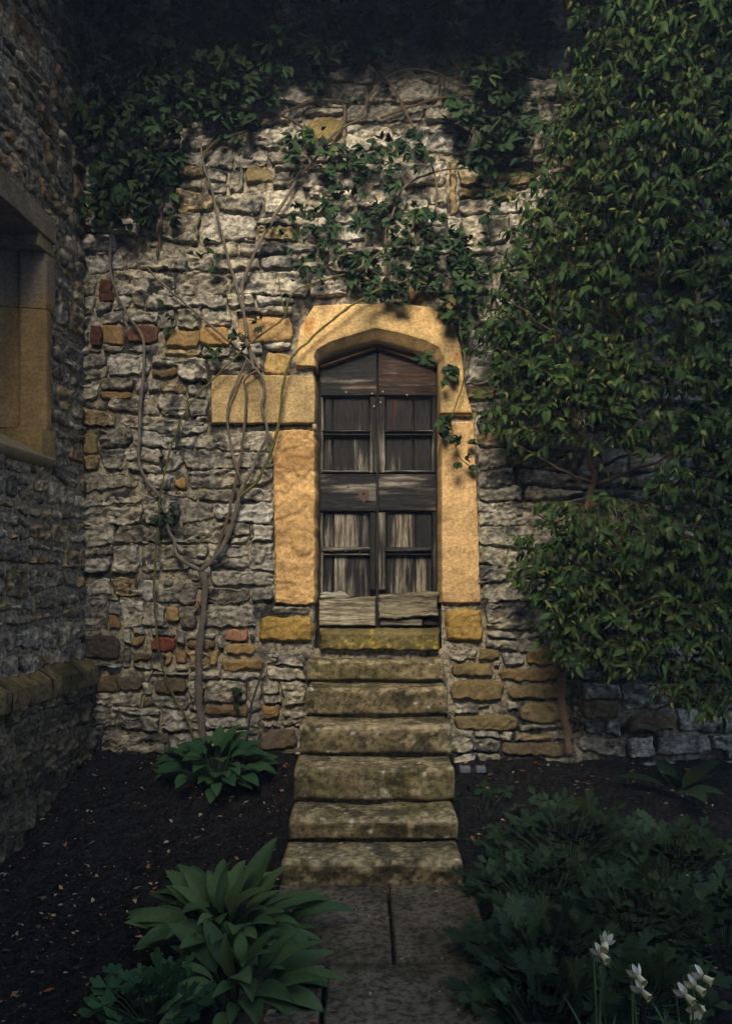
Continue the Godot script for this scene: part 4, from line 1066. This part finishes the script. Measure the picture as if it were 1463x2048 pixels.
func build_bed_plants() -> void:
	M.stalk = leaf_mat("stalk", Color.WHITE, 0.0)
	var deep := leafy("bed_leaf", [Color(0.025, 0.068, 0.030), Color(0.020, 0.056, 0.026), Color(0.031, 0.077, 0.030)], 0.35)
	var ov := [leaf_mesh(0.17, 0.10, 0.18, 1.0, "ovate", 0.003, 1.3, 8), leaf_mesh(0.16, 0.09, 0.3, 1.3, "ovate", 0.003, 1.3, 8), leaf_mesh(0.15, 0.095, 0.1, 0.6, "ovate", 0.002, 1.3, 8)]
	clump("broad_leaf_plant", "low clump of broad pointed green leaves at the foot of the climber", "plant", Vector3(-0.98, soil_y(-0.98, 0.42) - 0.01, 0.42), 110, Vector2(0.6, 1.05), ov, deep, Vector2(0.0, 1.3), 0.23, 0.24)
	var la := [leaf_mesh(0.25, 0.088, 0.35, 0.9, "lance", 0.003, 1.6, 16), leaf_mesh(0.28, 0.09, 0.5, 0.6, "lance", 0.003, 1.6, 16), leaf_mesh(0.22, 0.095, 0.25, 1.4, "lance", 0.003, 1.6, 16), leaf_mesh(0.26, 0.075, 0.7, 1.1, "lance", 0.003, 1.5, 16)]
	var mid := leafy("long_leaf", [Color(0.050, 0.096, 0.036), Color(0.038, 0.078, 0.031), Color(0.068, 0.115, 0.045)], 0.35)
	clump("long_leaf_plant", "large rosette of long upright pointed leaves spilling over the path edge", "plant", Vector3(-0.62, soil_y(-0.62, 2.1), 2.1), 90, Vector2(0.6, 1.15), la, mid, Vector2(0.0, 1.0), 0.17, 0.34)
	clump("long_leaf_plant", "smaller rosette of long veined leaves in front of the larger one", "plant", Vector3(-0.50, soil_y(-0.50, 2.52), 2.52), 60, Vector2(0.6, 1.05), la, mid, Vector2(0.05, 1.05), 0.13, 0.3)
	var blue := leafy("columbine_leaf", [Color(0.018, 0.038, 0.017), Color(0.013, 0.029, 0.014), Color(0.026, 0.050, 0.020)], 0.3)
	var big := [leaf_mesh(0.34, 0.13, 0.2, 0.7, "lance", 0.004, 1.3, 10)]
	clump("dock_plant", "dark dock plant with a few very large leaves by the wall", "plant", Vector3(2.0, soil_y(2.0, 0.55), 0.55), 7, Vector2(0.7, 1.0), big, blue, Vector2(0.2, 1.0), 0.06, 0.1)
	# columbines: mounds of lobed leaflets
	var co := [lobed_leaf(0.105, 3, 3, 0.42), lobed_leaf(0.095, 3, 3, 0.5), lobed_leaf(0.12, 3, 3, 0.38)]
	var cr := [lobed_leaf(0.12, 3, 5, 0.5), lobed_leaf(0.11, 5, 3, 0.55)]
	var spots := [["mound of scalloped columbine leaves beside the lowest steps", 0.86, 1.75, 70, 0.30, co], ["tall columbine mound below the shrub stem", 1.12, 1.25, 75, 0.34, co], ["columbine mound in the deep shade below the shrub", 1.62, 1.45, 65, 0.30, co], ["columbine growing behind the paired white daffodils", 1.25, 2.0, 60, 0.26, co],
		["columbine at the end of the bed behind the cluster of daffodils", 1.62, 2.1, 60, 0.26, co], ["jagged leaved plant at the path edge beside the slabs", 0.74, 2.38, 60, 0.24, cr], ["jagged leaved plant filling the corner of bed and path", 0.66, 2.72, 50, 0.20, cr], ["low columbine among the daffodil stems", 1.05, 2.62, 50, 0.18, co], ["young columbine seedling beside the third step", 0.72, 0.72, 9, 0.16, co]]
	for s in spots:
		clump("columbine_plant" if s[5] == co else "jagged_leaf_plant", s[0], "plant", Vector3(s[1], soil_y(s[1], s[2]) - 0.01, s[2]), s[3], Vector2(0.75, 1.15), s[5], blue, Vector2(0.05, 1.25), s[4], 0.3)
	clump("jagged_leaf_plant", "dark lobed plant crouching under the long leaves near the soil", "plant", Vector3(-0.80, soil_y(-0.80, 2.72), 2.72), 40, Vector2(0.7, 1.05), co, deep, Vector2(0.1, 1.3), 0.16, 0.2)
	# grass
	var gm := leafy("grass_blade", [Color(0.033, 0.069, 0.030), Color(0.027, 0.057, 0.028)], 0.3)
	var tuft_n := 0
	for t in [["tuft of long arching grass blades beside the lower steps", 0.80, 1.62, 46, 0.42], ["thin sprays of grass growing beside the middle steps", 0.78, 1.2, 16, 0.34], ["few thin grass blades behind the long leaved plant", -0.78, 1.75, 14, 0.26]]:
		var o := thing("grass_tuft", t[0], "grass", Vector3(t[1], soil_y(t[1], t[2]), t[2]))
		for k in t[3]:
			var a := rng.randf() * TAU
			var dir := Vector3(cos(a) - 0.35, rv(0.9, 2.2), sin(a) * 0.8 + 0.2).normalized()
			put("blade", blade_mesh(t[4] * rv(0.6, 1.15), rv(1.0, 2.2)), gm[k % 2], o, Transform3D(facing(dir, Vector3(dir.x * 0.2, 1.0, -dir.z).normalized(), 1.0), Vector3(rv(-0.05, 0.05), -0.01, rv(-0.05, 0.05))))
		tuft_n += 1

func blade_mesh(length: float, bend: float) -> ArrayMesh: return leaf_mesh(length, 0.007, 0.3, bend, "strap", 0.0, 1.0, 9)

func build_daffodils() -> void:
	var white := leaf_mat("white_petal", Color(0.62, 0.62, 0.55), 0.3, 0.7)
	var cream := leaf_mat("cream_cup", Color(0.60, 0.56, 0.36), 0.3, 0.7)
	var gm := leaf_mat("daffodil_leaf", Color(0.05, 0.11, 0.065), 0.25)
	var petal := leaf_mesh(0.042, 0.020, 0.25, 0.35, "petal", 0.0, 1.0, 5)
	# x, y of the flower, z, turn, label
	for f in [[0.808, 0.385, 3.0, -0.5, "upper white daffodil of the pair facing the steps"], [0.790, 0.356, 3.02, 0.4, "lower white daffodil of the pair facing the steps"], [0.903, 0.297, 3.05, 0.3, "white daffodil with swept back petals above a fading one"], [0.917, 0.247, 3.05, 0.5, "fading white daffodil under a fresher one"],
			[1.057, 0.239, 3.06, 0.5, "lowest of three white daffodils clustered at the bed end"], [1.094, 0.264, 3.05, 0.6, "middle of three white daffodils clustered at the bed end"], [1.122, 0.292, 3.04, 0.8, "topmost of three white daffodils clustered at the bed end"], [1.10, 0.189, 3.05, 2.4, "nodding white daffodil seen from behind below the cluster"]]:
		var at := Vector3(f[0], soil_y(f[0] - 0.05, f[2]), f[2])
		var o := thing("daffodil", f[4], "flower", at, "white daffodils in the bed")
		var head := Vector3(0, f[1] - at.y, 0)
		var axis := Vector3(sin(f[3]), -0.28, cos(f[3])).normalized()
		var mb := MB.new()
		tube(mb, smooth_path([Vector3(-0.03, -0.02, 0), Vector3(-0.02, head.y * 0.5, 0), head - axis * 0.05 + Vector3(0, 0.005, 0), head - axis * 0.028], 0.02), 0.004, 0.003, Color(0.09, 0.15, 0.06), 6)
		put("stem", mb.mesh(), M.stalk, o)
		var sx := axis.cross(Vector3.UP).normalized(); var sy := sx.cross(axis)
		for k in 6:
			var a := TAU * k / 6.0 + 0.2
			var d := (sx * cos(a) + sy * sin(a)) - axis * 0.75
			put("petal", petal, white, o, Transform3D(facing(d, axis + d * 0.1, rv(0.95, 1.1)), head - axis * 0.004))
		var cup := MB.new()
		for j in 6:
			for i in 13:
				var a := TAU * i / 12.0
				var r := lerpf(0.0095, 0.0135, j / 5.0) + (0.0025 * (1.0 if i % 2 == 0 else -1.0) if j == 5 else 0.0)
				cup.v.append(head + axis * 0.028 * j / 5.0 + (sx * cos(a) + sy * sin(a)) * r); cup.c.append(Color.WHITE)
		cup.grid(12, 5, 0)
		put("cup", cup.mesh(), cream, o)
		for k in 3:
			var a := rv(0, TAU)
			var dir := Vector3(cos(a) * 0.35, 1.0, sin(a) * 0.35).normalized()
			put("leaf", leaf_mesh(rv(0.18, 0.28), 0.012, 0.3, rv(0.4, 1.3), "strap", 0.0, 1.0, 8), gm, o, Transform3D(facing(dir, Vector3(-dir.x, 0.2, 1.0), 1.0), Vector3(rv(-0.05, 0.03), -0.01, rv(-0.03, 0.03))))

func build_small_things() -> void:
	# a black iron rod leaning on the wall
	var rod := MB.new()
	var foot := Vector3(ux(492) + 0.02, soil_y(-0.85, 0.3), 0.30)
	tube(rod, [Vector3(ux(531), vy(1328), 0.08), Vector3(ux(511), vy(1398), 0.19), foot], 0.0085, 0.0085, Color.WHITE, 9)
	rod.quad(Vector3(ux(531) - 0.006, vy(1328), 0.074), Vector3(ux(531) - 0.006, vy(1328) + 0.004, 0.09), Vector3(ux(531) + 0.006, vy(1328) + 0.004, 0.09), Vector3(ux(531) + 0.006, vy(1328), 0.074), Color.WHITE)
	var r := put("iron_rod", rod.mesh(), M.black_iron, self)
	r.set_meta("label", "thin black iron rod leaning on the wall beside the steps"); r.set_meta("category", "rod")
	# a low grey plastic fitting half in the soil
	var o := thing("plastic_fitting", "small blue grey plastic fitting with a dark notch in the soil", "fitting", Vector3(0.727, soil_y(0.727, 0.24) + 0.004, 0.24))
	var b := MB.new()
	for s in [[-0.092, -0.016], [0.02, 0.088]]:
		block(b, Vector3(s[0], 0.0, -0.03), Vector3(s[1], 0.042, 0.03), 0.009, 0.0, Color.WHITE, 0.02, 0.0)
	put("body", b.mesh(), M.grey_plastic, o)
	var c := MB.new()
	block(c, Vector3(-0.0155, -0.005, -0.03), Vector3(0.0195, 0.03, 0.024), 0.004, 0.0, Color.WHITE, 0.02, 0.0)
	put("clip", c.mesh(), M.black_iron, o)
	# crumbs of bark, dead leaf and chaff on the soil
	var chip := MB.new()
	chip.quad(Vector3(-0.012, 0.001, -0.003), Vector3(-0.002, 0.004, -0.006), Vector3(0.013, 0.0, 0.0), Vector3(0.0, 0.003, 0.006), Color.WHITE)
	chip.tri(Vector3(-0.012, 0.001, -0.003), Vector3(0.0, 0.003, 0.006), Vector3(0.0, -0.003, 0.0), Color.WHITE)
	var mm := MultiMesh.new()
	mm.transform_format = MultiMesh.TRANSFORM_3D; mm.use_colors = true
	mm.mesh = chip.mesh()
	var pos := []
	for k in 4200:
		var x := rv(-2.0, 2.4); var z := rv(0.1, 3.3)
		if absf(x - 0.04) < 0.52: continue
		pos.append(Vector3(x, soil_y(x, z) + 0.003, z))
	for k in 130: pos.append(Vector3(rv(-0.38, 0.48), 0.004, rv(1.5, 3.0)))
	mm.instance_count = pos.size()
	for k in pos.size():
		var bs := Basis.from_euler(Vector3(rv(-0.5, 0.5), rv(0, TAU), rv(-0.5, 0.5))).scaled(Vector3.ONE * pow(rng.randf(), 2.5) * rv(0.6, 2.4) + Vector3.ONE * 0.25)
		mm.set_instance_transform(k, Transform3D(bs, pos[k]))
		var pick := rng.randf()
		mm.set_instance_color(k, Color(0.34, 0.27, 0.17) if pick < 0.45 else (Color(0.22, 0.10, 0.045) if pick < 0.7 else Color(0.07, 0.055, 0.04)))
	var li := MultiMeshInstance3D.new()
	li.name = "leaf_litter"
	li.multimesh = mm
	li.material_override = M.mass_dry
	add_child(li)
	li.set_meta("kind", "stuff"); li.set_meta("label", "pale crumbs of dead leaf and bark scattered over the soil"); li.set_meta("category", "litter")

# an added tree out of view, its crown placed to shade the shrub's top
func build_shade_tree() -> void:
	var t := thing("added_tree", "added unseen tree whose crown shades the shrub side of the path", "tree", Vector3(4.5, -0.05, 5.2))
	var mb := MB.new()
	tube(mb, smooth_path([Vector3(0, 0, 0), Vector3(0.05, 2.0, 0.0), Vector3(-0.2, 4.0, 0.1), Vector3(-0.5, 6.5, 0)], 0.2, 0.03), 0.22, 0.09, Color(0.12, 0.1, 0.08), 10, 0.4)
	put("trunk", mb.mesh(), M.bark, t)
	var list := []
	for k in 26:
		var a := k * 2.4
		var e := Vector3(cos(a) * rv(0.4, 2.0) - 1.0, rv(5.4, 9.2), sin(a) * rv(0.6, 2.0))
		var br := MB.new()
		tube(br, smooth_path([Vector3(-0.2, rv(3.2, 5.5), 0.05), e * Vector3(0.5, 0.9, 0.5), e], 0.2, 0.05), 0.05, 0.012, Color(0.12, 0.1, 0.08), 6, 0.3)
		put("branch", br.mesh(), M.bark, t)
		for n in 130:
			var q := e + Vector3(rng.randfn(), rng.randfn() * 0.7, rng.randfn()) * 0.5
			list.append({"xf": Transform3D(facing(Vector3(rv(-1, 1), rv(-1, 0.3), rv(-1, 1)), Vector3(rv(-0.5, 0.5), 1, rv(-0.5, 0.5)), rv(2.6, 4.0)), q), "w": 0.0})
	var tints := [Color(0.05, 0.10, 0.04), Color(0.04, 0.085, 0.035)]
	leaves_on(t, list, [leaf_mesh(0.1, 0.06, 0.2, 0.5, "ovate")], leafy("tree_leaf", tints), 0, M.mass, tints)

const OPP_H := 7.8

func _ready() -> void:
	# camera
	var cam := Camera3D.new()
	cam.name = "camera"
	cam.position = Vector3(0, EYE_Y, 5.7)
	cam.projection = Camera3D.PROJECTION_FRUSTUM
	cam.near = 0.1
	cam.far = 80.0
	cam.keep_aspect = Camera3D.KEEP_HEIGHT
	cam.size = 2.0 * 0.1 * 1024.0 / 1600.0
	cam.frustum_offset = Vector2(0, 0.1 * 126.0 / 1600.0)
	add_child(cam)
	cam.current = true
	# sky, sun, exposure
	var env := Environment.new()
	env.background_mode = Environment.BG_SKY
	var sm := ProceduralSkyMaterial.new()
	sm.sky_top_color = Color(0.50, 0.56, 0.64)
	sm.sky_horizon_color = Color(0.59, 0.64, 0.70)
	sm.ground_bottom_color = Color(0.08, 0.08, 0.08); sm.ground_horizon_color = Color(0.3, 0.3, 0.3)
	sm.sky_curve = 0.3
	var sky := Sky.new()
	sky.sky_material = sm
	env.sky = sky
	env.background_energy_multiplier = 0.85
	env.tonemap_mode = Environment.TONE_MAPPER_LINEAR
	env.tonemap_exposure = 6.0
	env.fog_enabled = true
	env.fog_density = 0.005
	env.fog_light_color = Color(0.72, 0.83, 1.0)
	env.sdfgi_enabled = true; env.ssao_enabled = true; env.ssil_enabled = true
	var we := WorldEnvironment.new()
	we.name = "surroundings"
	we.environment = env
	add_child(we)
	var sun := DirectionalLight3D.new()
	sun.name = "sun"
	sun.light_energy = 0.5
	sun.light_color = Color(1.0, 0.93, 0.82)
	sun.light_angular_distance = 30.0
	sun.shadow_enabled = true
	add_child(sun)
	sun.look_at_from_position(Vector3(-0.10, 0.66, 0.95), Vector3.ZERO)

	rng.seed = 20240611
	fine.seed = 4; fine.frequency = 1.0; fine.fractal_octaves = 4; fine.noise_type = FastNoiseLite.TYPE_SIMPLEX_SMOOTH
	strata.seed = 8; strata.frequency = 0.6; strata.fractal_octaves = 3; strata.noise_type = FastNoiseLite.TYPE_SIMPLEX_SMOOTH
	blot.seed = 15; blot.frequency = 0.5; blot.fractal_octaves = 3; blot.noise_type = FastNoiseLite.TYPE_SIMPLEX_SMOOTH
	soft.seed = 23; soft.frequency = 0.8; soft.fractal_octaves = 2; soft.noise_type = FastNoiseLite.TYPE_SIMPLEX_SMOOTH
	cells.seed = 42; cells.frequency = 1.0; cells.noise_type = FastNoiseLite.TYPE_CELLULAR; cells.fractal_type = FastNoiseLite.FRACTAL_NONE
	materials()
	build_ground()
	build_house()
	build_wing()
	build_steps()
	build_opposite()
	build_shade_tree()
	build_shrub()
	build_climbers()
	build_bed_plants()
	build_daffodils()
	build_small_things()
